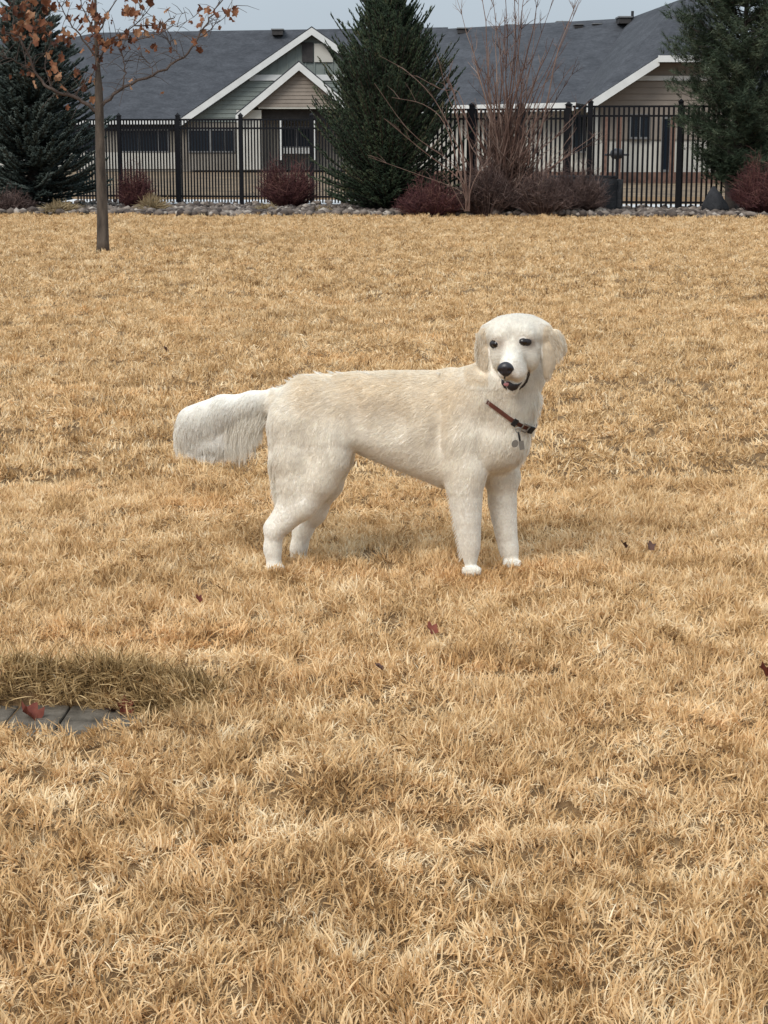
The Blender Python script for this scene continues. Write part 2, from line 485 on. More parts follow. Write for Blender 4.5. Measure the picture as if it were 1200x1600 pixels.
def scatter(name, P, rot, scl, idx, coll, **pr):
    me = bpy.data.meshes.new(name)
    me.vertices.add(len(P)); me.vertices.foreach_set('co', np.asarray(P, np.float32).ravel())
    a = me.attributes.new('rot', 'FLOAT_VECTOR', 'POINT'); a.data.foreach_set('vector', np.asarray(rot, np.float32).ravel())
    a = me.attributes.new('scl', 'FLOAT_VECTOR', 'POINT'); a.data.foreach_set('vector', np.asarray(scl, np.float32).ravel())
    a = me.attributes.new('idx', 'INT', 'POINT'); a.data.foreach_set('value', np.asarray(idx, np.int32))
    o = bpy.data.objects.new(name, me); COL.objects.link(o)
    ng = bpy.data.node_groups.new(name + '_nodes', 'GeometryNodeTree')
    ng.interface.new_socket('Geometry', in_out='INPUT', socket_type='NodeSocketGeometry')
    ng.interface.new_socket('Geometry', in_out='OUTPUT', socket_type='NodeSocketGeometry')
    N = ng.nodes; L = ng.links
    gi = N.new('NodeGroupInput'); go = N.new('NodeGroupOutput')
    m2p = N.new('GeometryNodeMeshToPoints')
    iop = N.new('GeometryNodeInstanceOnPoints')
    ci = N.new('GeometryNodeCollectionInfo'); ci.inputs['Collection'].default_value = coll
    ci.inputs['Separate Children'].default_value = True; ci.inputs['Reset Children'].default_value = True
    def na(nm, t):
        n = N.new('GeometryNodeInputNamedAttribute'); n.data_type = t; n.inputs['Name'].default_value = nm
        return n.outputs['Attribute']
    L.new(gi.outputs[0], m2p.inputs[0]); L.new(m2p.outputs[0], iop.inputs['Points'])
    L.new(ci.outputs[0], iop.inputs['Instance']); iop.inputs['Pick Instance'].default_value = True
    L.new(na('idx', 'INT'), iop.inputs['Instance Index'])
    L.new(na('rot', 'FLOAT_VECTOR'), iop.inputs['Rotation'])
    L.new(na('scl', 'FLOAT_VECTOR'), iop.inputs['Scale'])
    L.new(iop.outputs[0], go.inputs[0])
    md = o.modifiers.new('scatter', 'NODES'); md.node_group = ng
    return props(o, **pr)

def lawn_points(y0, y1, sp_, margin, seed):
    r = np.random.default_rng(seed)
    wmax = y1 * 0.235 + margin
    nx_ = int(2 * wmax / sp_); ny_ = int((y1 - y0) / sp_)
    gx, gy = np.meshgrid(np.arange(nx_) * sp_ - wmax, y0 + np.arange(ny_) * sp_)
    x = gx.ravel() + r.uniform(-.6, .6, gx.size) * sp_; y = gy.ravel() + r.uniform(-.6, .6, gx.size) * sp_
    k = np.abs(x) < y * 0.225 + margin
    return x[k], y[k], r

def lawn(name, y0, y1, sp_, margin, seed, protos, s0, label):
    x, y, r = lawn_points(y0, y1, sp_, margin, seed)
    pd = pit_d(x, y)
    k = pd > 0.99
    edge = 30.6 - 0.077 * (x + 6.5) + 0.105 * np.sin(x * 0.9)
    k &= y < edge
    # thin worn spots
    hole = vnoise(x * 7, y * 7, 21) * 0.6 + vnoise(x * 2.3, y * 2.3, 22) * 0.4
    k &= ~((hole < 0.26) & (r.uniform(size=len(x)) < 0.25))
    x, y, pd = x[k], y[k], pd[k]
    if y0 < 5.4 < y1:
        for (fx, fy) in ((430, 899), (738, 903), (800, 890), (469, 884)):
            g_ = gp(fx, fy); m_ = 26
            x = np.concatenate([x, g_.x + r.normal(0, .045, m_)]); y = np.concatenate([y, g_.y - .015 - np.abs(r.normal(0, .035, m_))])
        pd = pit_d(x, y)
    n = len(x)
    z = gz(x, y)
    # lean follows slow swirls, so that neighbouring tufts lie the same way
    f = 1.7
    la = (vnoise(x * f, y * f, 5) * 2 + vnoise(x * 5, y * 5, 6)) * 2 * math.pi
    lm = 0.15 + 0.85 * vnoise(x * 3.1, y * 3.1, 7) ** 1.5
    rx = np.cos(la) * lm + r.normal(0, .12, n); ry = np.sin(la) * lm + r.normal(0, .12, n)
    rot = np.stack([rx, ry, r.uniform(0, 6.28, n)], 1)
    s = s0 * (0.42 + 1.0 * (vnoise(x * 3.6, y * 3.6, 9) * 0.45 + vnoise(x * 11, y * 11, 10) * 0.55)) * r.uniform(0.85, 1.15, n)
    if y0 >= 15: s = s * .5 + s0 * .45
    sc = np.stack([s0 * r.uniform(.9, 1.1, n), s0 * r.uniform(.9, 1.1, n), s], 1)
    scatter(name, np.stack([x, y, z], 1), rot, sc, r.integers(0, 10, n), protos, label=label, cat='grass', kind='stuff')

gr = np.random.default_rng(5)
near_p = proto_collection('near_tuft', [tuft_mesh('near_tuft', 50, 0.032, 0.043, 0.0036, 1.1, 4, M['grass'], gr) for _ in range(10)])
mid_p = proto_collection('mid_tuft', [tuft_mesh('mid_tuft', 60, 0.062, 0.046, 0.0056, 1.2, 3, M['grass'], gr) for _ in range(10)])
far_p = proto_collection('far_tuft', [tuft_mesh('far_tuft', 84, 0.10, 0.048, 0.0075, 1.1, 3, M['grass'], gr) for _ in range(10)])
lawn('near_grass', 2.0, 7.0, 0.037, 1.7, 1, near_p, 1.0, 'nearest straw coloured dormant lawn grass round the dog')
lawn('middle_grass', 7.0, 15.0, 0.075, 1.9, 2, mid_p, 1.0, 'dormant tan lawn grass stretching behind the dog')
lawn('far_grass', 15.0, 31.4, 0.125, 2.5, 3, far_p, 1.0, 'far dormant lawn grass up to the planting bed')

# long olive tufts that hang over the edge of the sunken stone pad
def rim_grass():
    r = np.random.default_rng(44)
    protos = proto_collection('rim_tuft', [tuft_mesh('rim_tuft', 24, 0.035, 0.078, 0.0038, 1.1, 4, M['grass_olive'], r) for _ in range(6)])
    P = []; R_ = []; S = []
    for i in range(520):
        th = r.uniform(-0.35, math.pi * 1.05)
        k = r.uniform(0.86, 1.14)
        c, s_ = math.cos(th), math.sin(th)
        x = PIT_C[0] + PIT_R[0] * k * np.sign(c) * abs(c) ** 0.77; y = PIT_C[1] + PIT_R[1] * k * np.sign(s_) * abs(s_) ** 0.9
        # lean into the pit
        vx, vy = PIT_C[0] - x, (PIT_C[1] - y) * 2.2
        l = math.hypot(vx, vy); vx /= l; vy /= l
        if vy > 0: vx, vy = vx * .3, 0
        amt = (1.0 if k < 1.05 else 0.4) * r.uniform(0.5, 1.2)
        R_.append((-vy * amt, vx * amt, r.uniform(-.5, .5))); P.append((x, y, float(gz(x, y)) + 0.004))
        s = r.uniform(0.6, 1.05) * (0.55 if th < 0.2 or th > 3.0 else 1.0); S.append((s, s, s))
    scatter('overhanging_grass', P, R_, S, r.integers(0, 6, len(P)), protos,
            label='long olive grass drooping over the back edge of the sunken stone pad', cat='grass', kind='stuff')
rim_grass()

# ------------------------------------------------------------------ sunken stone pad
def stone_pad():
    root = thing('stone_pad', 'sunken grey cracked stone pad in the lawn at the left', 'paving', (PIT_C[0], PIT_C[1], -0.095))
    z0, z1 = -0.10, -0.062
    cuts_x = [-1.75, -1.36, -1.06, -0.93, -0.80, -0.52]
    rr = random.Random(3)
    for i in range(len(cuts_x) - 1):
        x0, x1 = cuts_x[i] + 0.003, cuts_x[i + 1] - 0.003
        sk = 0.05
        ysplit = 4.12 + rr.uniform(-.02, .02)
        for (y0, y1) in ((3.93, ysplit - .006), (ysplit + .006, 4.34)):
            n = 5; poly = []
            for k in range(n): poly.append((x0 + (x1 - x0) * k / (n - 1) + sk * (y0 - 4.1) + rr.uniform(-.003, .003), y0 + rr.uniform(-.004, .004)))
            for k in range(n): poly.append((x1 + (x0 - x1) * k / (n - 1) + sk * (y1 - 4.1) + rr.uniform(-.003, .003), y1 + rr.uniform(-.004, .004)))
            dz = rr.uniform(-.006, .006)
            m = MB(); m.prism([(p[0], p[1], z0) for p in poly], (0, 0, z1 - z0 + dz))
            bevel(m.build('stone', M['pad_stone'], root), 0.005, 2)
    m = MB(); m.prism([(-1.5, 3.885, -0.10), (-0.86, 3.885, -0.10), (-0.84, 3.92, -0.10), (-1.5, 3.92, -0.10)], (0, 0, 0.046))
    bevel(m.build('edging', M['concrete'], root), 0.004, 2)
stone_pad()

# ------------------------------------------------------------------ fallen leaves
def leaf_mesh(name, mat, size, curl, rng, lobes=5):
    pts = []
    n = lobes * 2 + 1
    outline = []
    for i in range(22):
        th = -math.pi / 2 + 2 * math.pi * i / 22
        rr_ = 0.5 * (0.78 + 0.17 * math.cos(lobes * (th - math.pi / 2))) * (1.0 + 0.15 * rng.uniform(-1, 1))
        outline.append((rr_ * math.cos(th) * 0.85, rr_ * math.sin(th)))
    V = [(0, 0, 0)]
    for s in (0.5, 1.0):
        for (x, y) in outline: V.append((x * s, y * s, 0))
    V = [(x * size, y * size, curl * size * ((x * 2) ** 2 * 0.6 + (y * 1.6) ** 2 * 0.5 * math.sin(3 * x + y * 2)) + 0.06 * size * math.sin(9 * x + 5 * y)) for (x, y, _) in V]
    F = [(0, 1 + i, 1 + (i + 1) % 22) for i in range(22)] + [(1 + i, 23 + i, 23 + (i + 1) % 22, 1 + (i + 1) % 22) for i in range(22)]
    # stalk
    k = len(V)
    V += [(-.01 * size, -0.4 * size, 0), (.01 * size, -0.4 * size, 0), (0.03 * size, -0.85 * size, 0.1 * size)]
    F.append((k, k + 1, k + 2))
    return mesh_data(name, V, F, mat, True, {'tint': [rng.uniform(0.2, 0.8)] * len(V)})

lr = random.Random(9)
leaf_specs = [
    (674, 984, .040, 0.060, 'red_leaf', 'small dark red fallen leaf in the grass below the dog\'s front paws', (0.3, 0.15, 0.5)),
    (592, 1042, .036, 0.040, 'dark_leaf', 'small blackish leaf scrap on the pale grass below the dog\'s belly', (0.4, 0.1, 1.4)),
    (1196, 1050, .045, 0.070, 'red_leaf', 'rust red fallen leaf at the right edge of the photo', (0.8, 0.2, 2.5)),
    (310, 935, .040, 0.035, 'red_leaf', 'tiny red leaf in the grass below the dog\'s tail', (0.5, 0.0, 0.9)),
    (1016, 853, .040, 0.055, 'dark_leaf', 'brown crumpled leaf in the grass to the right of the dog', (0.5, 0.3, 0.2)),
    (974, 850, .042, 0.045, 'dark_leaf', 'dark leaf bit just left of the brown crumpled leaf', (0.7, 0.1, 2.2)),
    (258, 547, .040, 0.070, 'dark_leaf', 'lone dark leaf far out on the lawn above the tail', (0.6, 0.1, 2.0)),
    (48, 1117, -.052, 0.085, 'red_leaf', 'curled brown red leaf on the left of the stone pad', (0.25, 0.1, 1.2)),
    (196, 1107, -.048, 0.075, 'red_leaf', 'bright rust leaf against the grass at the back of the stone pad', (0.7, 0.0, 0.3)),
    (172, 1110, -.055, 0.045, 'dark_leaf', 'small dark leaf scrap beside the rust leaf on the stone pad', (0.2, 0.2, 2.6)),
]
for (px, py, z, size, mt, label, rot) in leaf_specs:
    p = gp(px, py, z)
    if z > 0: p.z = float(gz(p.x, p.y)) + z
    o = bpy.data.objects.new('fallen_leaf', leaf_mesh('fallen_leaf', M[mt], size * .8, lr.uniform(.7, 1.3), lr))
    o.location = p; o.rotation_euler = rot
    link(o); props(o, label, 'leaf', 'fallen leaves on the lawn')

# ------------------------------------------------------------------ river rocks
def rocks():
    r = np.random.default_rng(8)
    import bmesh
    bm = bmesh.new(); bmesh.ops.create_icosphere(bm, subdivisions=1, radius=1.0)
    bv = np.array([v.co[:] for v in bm.verts]); bf = np.array([[v.index for v in f.verts] for f in bm.faces]); bm.free()
    VV = []; FF = []; TT = []; n0 = 0
    N = 6500
    for i in range(N):
        x = r.uniform(-9.5, 9.5); e = lawn_edge(x)
        y = e + 0.05 + abs(r.normal(0, 1)) * 2.2
        if y > path_edge(x) - .06: continue
        s = r.uniform(0.028, 0.078) * (1.25 if y < e + 1 else 1)
        v = bv * (1 + r.uniform(-.22, .22, (len(bv), 1))) * np.array([r.uniform(.8, 1.3), r.uniform(.7, 1.1), r.uniform(.5, .85)]) * s
        a = r.uniform(0, 6.28); c, s2 = math.cos(a), math.sin(a)
        v = v @ np.array([[c, s2, 0], [-s2, c, 0], [0, 0, 1]])
        v += (x, y, s * 0.35 + r.uniform(0, .05))
        VV.append(v); FF.append(bf + n0); n0 += len(bv)
        TT.append(np.full(len(bv), np.clip(r.normal(.5, .25), 0, 1)))
    part('river_rocks', np.vstack(VV), np.vstack(FF), M['rock'], attrs={'tint': np.concatenate(TT)},
         label='grey and tan river rocks covering the bed at the edge of the lawn', cat='rocks', kind='stuff')
rocks()

def boulder(name, label, c, size, mat, seed, block=False):
    import bmesh
    bm = bmesh.new()
    taper = 0.45 if name == 'boulder' and seed == 2 else 0.0
    if block:
        bmesh.ops.create_cube(bm, size=2.0)
        bmesh.ops.bevel(bm, geom=bm.edges[:], offset=0.16, segments=2, affect='EDGES')
        bmesh.ops.subdivide_edges(bm, edges=bm.edges[:], cuts=3, use_grid_fill=True)
    else:
        bmesh.ops.create_icosphere(bm, subdivisions=4, radius=1.0)
    off = Vector((seed * 3.1, seed * 1.7, 0))
    for v in bm.verts:
        n = mnoise.fractal(v.co * 1.1 + off, 0.8, 2.0, 5)
        v.co *= 1 + (0.06 if block else 0.22) * n
        if v.co.z < -0.85: v.co.z = -0.85
        if taper and v.co.z > -.2:
            k_ = 1 - (v.co.z + .2) ** 1.6 * .5; v.co.x = v.co.x * max(k_, .08) - .12 * (v.co.z + .2); v.co.y *= max(k_, .2); v.co.z *= 1.12
    V = [(v.co.x * size[0], v.co.y * size[1], (v.co.z + 0.8) * size[2]) for v in bm.verts]
    F = [[v.index for v in f.verts] for f in bm.faces]
    bm.free()
    o = bpy.data.objects.new(name, mesh_data(name, V, F, mat, True)); o.location = c
    link(o); props(o, label, 'rock')
    return o
g = gp(925, 336); boulder('stone_block', 'dark square landscape stone with flat top behind brown shrubs', (at(910, 300, 31.6).x, 31.6, 0.0), (0.66, 0.35, 0.36), M['boulder'], 1, True)
boulder('boulder', 'pointed black boulder between the gate fence and the pine trunk', (at(1117, 330, 30.9).x, 30.9, -0.05), (0.215, 0.2, 0.27), M['boulder'], 2)
boulder('boulder', 'pale grey rock on the mound right of the pine', (at(1200, 250, 33.5).x, 33.5, 0.62), (0.62, 0.4, 0.25), M['boulder_pale'], 3)
boulder('retaining_rock', 'grey retaining rock under the pale rock at the right edge', (at(1215, 280, 33.7).x, 33.7, -0.02), (0.85, 0.35, 0.45), M['boulder_pale'], 5, True)
boulder('boulder', 'low slate grey boulder in front of the square stone', (at(868, 300, 31.1).x, 31.1, -0.05), (0.42, 0.25, 0.34), M['boulder'], 6)

# ------------------------------------------------------------------ fences
picket_mesh_cache = {}
def fence_run(label, p0, p1, Y0, Y1, top0, top1, bot0, bot1, pitch_px, posts, group, post_top=8, post_w=0.075, pk_w=0.026):
    """panels between photo columns p0..p1 at distances Y0..Y1"""
    a = at(p0, bot0, Y0); b = at(p1, bot1, Y1)
    at_ = at(p0, top0, Y0); bt_ = at(p1, top1, Y1)
    root = thing('metal_fence', label, 'fence', (a.x, a.y, 0.0), group)
    ang = math.atan2(b.y - a.y, b.x - a.x)
    L = math.hypot(b.x - a.x, b.y - a.y)
    zb, zt = min(a.z, b.z), (at_.z + bt_.z) / 2
    zb = 0.04
    zt0 = zt
    n = max(2, int(round(abs(p1 - p0) / pitch_px)))
    key = (round(zt0, 3), pk_w)
    m = MB(); m.box((-pk_w / 2, -pk_w / 2, 0), (pk_w / 2, pk_w / 2, zt0 - zb - 0.01))
    pm = mesh_data('picket', m.v, m.f, M['fence'])
    d = Vector((math.cos(ang), math.sin(ang), 0))
    for i in range(n + 1):
        t = (i + .5) / (n + 1)
        o = bpy.data.objects.new('picket', pm); o.location = d * (L * t) + Vector((0, 0, zb)); o.rotation_euler = (0, 0, ang)
        link(o, root)
    rm = MB(); rm.box((0, -.016, 0), (L, .016, .035)); rme = mesh_data('rail', rm.v, rm.f, M['fence'])
    for z in (zt0 - 0.035, zt0 - 0.20, zb + 0.10):
        o = bpy.data.objects.new('rail', rme); o.location = (0, 0, z); o.rotation_euler = (0, 0, ang); link(o, root)
    for px in posts:
        t = (px - p0) / (p1 - p0); Yp = Y0 + (Y1 - Y0) * t
        X_ = at(px, 200, Yp).x
        lo = Vector((X_ - a.x, Yp - a.y, 0))
        pmb = MB(); w = post_w / 2
        h = zt0 + 0.05
        pmb.box((-w, -w, 0), (w, w, h)); me = mesh_data('post', pmb.v, pmb.f, M['fence'])
        o = bpy.data.objects.new('post', me); o.location = lo; o.rotation_euler = (0, 0, ang); link(o, root)
        cb = MB(); w2 = w * 1.2
        cb.box((-w2, -w2, 0), (w2, w2, .02)); cb.add([(-w, -w, .021), (w, -w, .021), (w, w, .021), (-w, w, .021), (0, 0, .07)], [(0, 1, 4), (1, 2, 4), (2, 3, 4), (3, 0, 4)])
        c = bpy.data.objects.new('post_cap', mesh_data('post_cap', cb.v, cb.f, M['fence'])); c.location = (0, 0, h + .001); link(c, o)
    return root
fence_run('black metal picket fence with narrow pickets left of the big spruce', 120, 560, 36.2, 35.4, 189, 182, 316, 320, 4.8, [186, 278, 376, 487], 'black metal fences round the housing')
fence_run('black metal picket fence behind the bare shrub', 660, 890, 33.6, 32.8, 171, 168, 322, 326, 6.9, [738, 813, 888], 'black metal fences round the housing', post_w=0.10, pk_w=0.034)
fence_run('black metal picket gate panel right of the dark stone block', 891, 1200, 32.9, 32.3, 166, 163, 328, 331, 7.9, [922, 1063], 'black metal fences round the housing', pk_w=0.038, post_w=0.09)

# ------------------------------------------------------------------ houses
def rect(px0, py0, px1, py1, Y): return at(px0, py1, Y), at(px1, py0, Y)
def panel(name, mat, root, px0, py0, px1, py1, Y, depth=0.1, **pr):
    a, b = rect(px0, py0, px1, py1, Y)
    m = MB(); m.box((a.x, Y, a.z), (b.x, Y + depth, b.z)); return m.build(name, mat, root, **pr)
def window(root, px0, py0, px1, py1, Y, mullions=(), fw=0.07):
    a, b = rect(px0, py0, px1, py1, Y)
    g_ = MB(); g_.box((a.x, Y - 0.02, a.z), (b.x, Y - 0.005, b.z))
    w = MB(); e = 0.03
    w.box((a.x - fw, Y - .06, a.z - fw), (b.x + fw, Y - .025, a.z)); w.box((a.x - fw, Y - .06, b.z), (b.x + fw, Y - .025, b.z + fw))
    w.box((a.x - fw, Y - .06, a.z), (a.x, Y - .025, b.z)); w.box((b.x, Y - .06, a.z), (b.x + fw, Y - .025, b.z))
    fr = w.build('window', M['frame'], root)
    g_.build('pane', M['glass'], fr)
    for mx in mullions:
        X_ = at(mx, 200, Y).x; k = MB(); k.box((X_ - .045, Y - .055, a.z), (X_ + .045, Y - .022, b.z)); k.build('mullion', M['frame'], fr)
def slab(name, mat, root, pts, th, **pr):
    """roof plane: polygon thickened along its normal"""
    P = [Vector(p) for p in pts]
    n = (P[1] - P[0]).cross(P[2] - P[0]).normalized()
    if n.z < 0: n = -n
    m = MB(); m.prism(P, n * -th); return m.build(name, mat, root, **pr)
def beam(name, mat, root, p0, p1, h, d, **pr):
    """board whose front face runs p0-p1, h high below the line"""
    p0, p1 = Vector(p0), Vector(p1)
    m = MB(); m.prism([p0, p1, p1 - Vector((0, 0, h)), p0 - Vector((0, 0, h))], (0, d, 0)); return m.build(name, mat, root, **pr)
def roof_vent(root, px, py, Y, w=0.5, h=0.28):
    c = at(px, py, Y)
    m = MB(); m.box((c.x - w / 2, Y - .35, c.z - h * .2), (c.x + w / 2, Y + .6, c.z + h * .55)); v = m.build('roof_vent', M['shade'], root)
    k = MB(); k.box((c.x - w * .58, Y - .4, c.z + h * .56), (c.x + w * .58, Y + .6, c.z + h * .75)); k.build('vent_cap', M['frame'], v)

def siding(root, mat, poly_fn, z0, z1, Y, step, name='siding_board'):
    z = z0
    while z < z1 - 0.02:
        zt = min(z + step, z1)
        a0, b0 = poly_fn(z); a1, b1 = poly_fn(zt)
        if b0 - a0 < 0.1: break
        if b1 - a1 < 0.02: a1 = b1 = (a1 + b1) / 2; b1 += .01
        m = MB()
        m.add([(a0, Y - .035, z + .004), (b0, Y - .035, z + .004), (b1, Y - .005, zt), (a1, Y - .005, zt), (a0, Y + .02, z + .004), (b0, Y + .02, z + .004), (b1, Y + .02, zt), (a1, Y + .02, zt)],
              [(0, 1, 2, 3), (7, 6, 5, 4), (4, 5, 1, 0), (3, 2, 6, 7), (0, 3, 7, 4), (1, 5, 6, 2)])
        m.build(name, mat, root)
        z = zt

def left_house():
    Yg, Ye = 87.0, 88.0
    root = thing('house', 'low grey green house with white trimmed double gable at left', 'house', (at(330, 260, Ye).x, Ye, -0.4))
    # main roof: eave line, ridge behind
    e0 = at(-150, 190, Ye - .5); e1 = at(700, 187, Ye - .5)
    r0 = at(-150, 63, 95.0); r1 = at(700, 42.5, 95.0); rk = at(100, 61, 95.0); rk2 = at(150, 51, 95)
    eL = at(100, 189, Ye - .5); eL2 = at(150, 189, Ye - .5)
    slab('roof', M['roof'], root, [e0, eL, rk, r0], 0.15)
    slab('roof', M['roof'], root, [eL + Vector((.01,0,0)), e1, r1, rk2 + Vector((.01,0,0)), rk + Vector((.01,0,0))], 0.15)
    beam('fascia', M['trim'], root, at(-150, 187, Ye - .58), at(284, 186, Ye - .58), 0.24, 0.06)
    # walls
    panel('wall', M['tan'], root, -150, 186, 700, 268, Ye, 6.0)
    panel('wall_skirting', M['cream'], root, -150, 238, 283, 264, Ye - .04, 0.03)
    panel('eave_shade_band', M['shade'], root, -150, 193, 284, 205, Ye - .05, 0.03)  # dark strip on the wall standing in for shade under the eave
    for (x0, x1, ms) in ((188, 262, (217, 246)), (60, 160, (95, 128)), (296, 364, (328, 350))):
        window(root, x0, 204, x1, 236, Ye if x0 < 290 else Yg, ms)
    # front gable, apex at the ridge
    apex = at(487, 45, Yg); L_ = at(283, 190, Yg); R_ = at(691, 190, Yg)
    base_z = at(400, 266, Yg).z
    gw = MB()
    gw.prism([(L_.x + .35, Yg, base_z), (R_.x - .35, Yg, base_z), (R_.x - .35, Yg, L_.z), (apex.x, Yg, apex.z - .25), (L_.x + .35, Yg, L_.z)][::-1], (0, 1.0, 0))
    gw.build('wall', M['tan'], root)
    def ext(z):
        k = (apex.z - .3 - z) / (apex.z - .3 - L_.z)
        return apex.x + (L_.x + .4 - apex.x) * k, apex.x + (R_.x - .4 - apex.x) * k
    zb = at(400, 126, Yg).z
    siding(root, M['green_siding'], ext, L_.z - 0.02, zb, Yg - .02, 0.2)
    a, b = ext(zb); bb = MB(); bb.box((a + .1, Yg - .1, zb), (b - .1, Yg - .02, zb + .27)); bb.build('belly_band', M['trim'], root)
    # board and batten above the band
    z2 = zb + .27
    a, b = ext(z2); pm = MB(); pm.prism([(a, Yg - .03, z2), (b, Yg - .03, z2), (apex.x, Yg - .03, apex.z - .35)], (0, .03, 0)); pm.build('gable_panel', M['green_siding'], root)
    x = a + 0.25
    while x < b - 0.1:
        k = abs(x - apex.x) / abs(a - apex.x); zt = apex.z - .4 - (apex.z - .4 - z2) * k
        if zt - z2 > .15:
            m = MB(); m.box((x - .03, Yg - .07, z2), (x + .03, Yg - .031, zt - .02)); m.build('batten', M['green_siding'], root)
        x += 0.42
    panel('louver', M['shade'], root, 472, 66, 489, 97, Yg - .13, 0.06)
    panel('gable_panel', M['cream'], root, 491, 68, 520, 97, Yg - .12, 0.04)
    # rake boards and thin dark roof edge
    for (q0, q1) in ((at(279, 188, Yg - .5), at(487, 43, Yg - .5)), (at(487, 43, Yg - .5), at(695, 188, Yg - .5))):
        beam('rake_board', M['trim'], root, q0, q1, 0.33, 0.06)
        d = Vector((0, 0, .06)); m = MB(); m.prism([q0, q1, q1 + d, q0 + d], (0, 1.5, 0)); m.build('roof_edge', M['roof'], root)
    # lower porch gable
    Yp = 84.5
    A = at(467, 98, Yp); B = at(371, 181, Yp); Cc = at(563, 181, Yp)
    zl = at(450, 167, Yp).z
    pm = MB(); 
    kk = (A.z - .2 - zl) / (A.z - B.z)
    pm.prism([(A.x + (B.x - A.x) * kk, Yp, zl), (A.x + (Cc.x - A.x) * kk, Yp, zl), (A.x, Yp, A.z - .2)], (0, 1.5, 0)); pm.build('gable_panel', M['taupe'], root)
    def ext2(z):
        k = (A.z - .25 - z) / (A.z - B.z); return A.x + (B.x - A.x) * k, A.x + (Cc.x - A.x) * k
    siding(root, M['taupe'], ext2, zl, A.z - .3, Yp - .01, 0.17, 'shingle_course')
    for (q0, q1) in ((at(368, 180, Yp - .4), at(467, 97, Yp - .4)), (at(467, 97, Yp - .4), at(566, 180, Yp - .4))):
        beam('rake_board', M['trim'], root, q0, q1, 0.36, 0.06)
        d = Vector((0, 0, .07)); m = MB(); m.prism([q0, q1, q1 + d, q0 + d], (0, 3.0, 0)); m.build('roof_edge', M['roof'], root)
    # the porch roof slopes run back to the gable wall
    q0, q1, q2 = at(368, 180, Yp - .4), at(467, 97, Yp - .4), at(566, 180, Yp - .4)
    bk = Vector((0, 2.6, 0))
    slab('roof', M['roof'], root, [q0 + Vector((0,.1,.01)), q1 + Vector((0,.1,.01)), q1 + bk, q0 + bk], 0.1)
    slab('roof', M['roof'], root, [q1 + Vector((0,.1,.01)), q2 + Vector((0,.1,.01)), q2 + bk, q1 + bk], 0.1)
    panel('lintel', M['cream'], root, 404, 163, 530, 170, Yp - .02, 0.3)
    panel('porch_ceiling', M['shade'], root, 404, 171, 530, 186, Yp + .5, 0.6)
    panel('corner_board', M['cream'], root, 371, 172, 408, 265, Yp, 0.6)
    panel('porch_column', M['trim'], root, 437, 186, 441, 250, Yp - .1, 0.2)
    panel('porch_column', M['trim'], root, 488, 186, 492, 250, Yp - .1, 0.2)
    window(root, 442, 200, 486, 229, Yp + 1.6, (464,))
    panel('porch_wall', M['tan'], root, 408, 186, 437, 262, Yp + 1.2, 0.2)
    panel('window_apron', M['trim'], root, 443, 231, 486, 240, Yp + 1.5, 0.1)
    roof_vent(root, 434, 53, 94.4, 0.55, .32)
left_house()

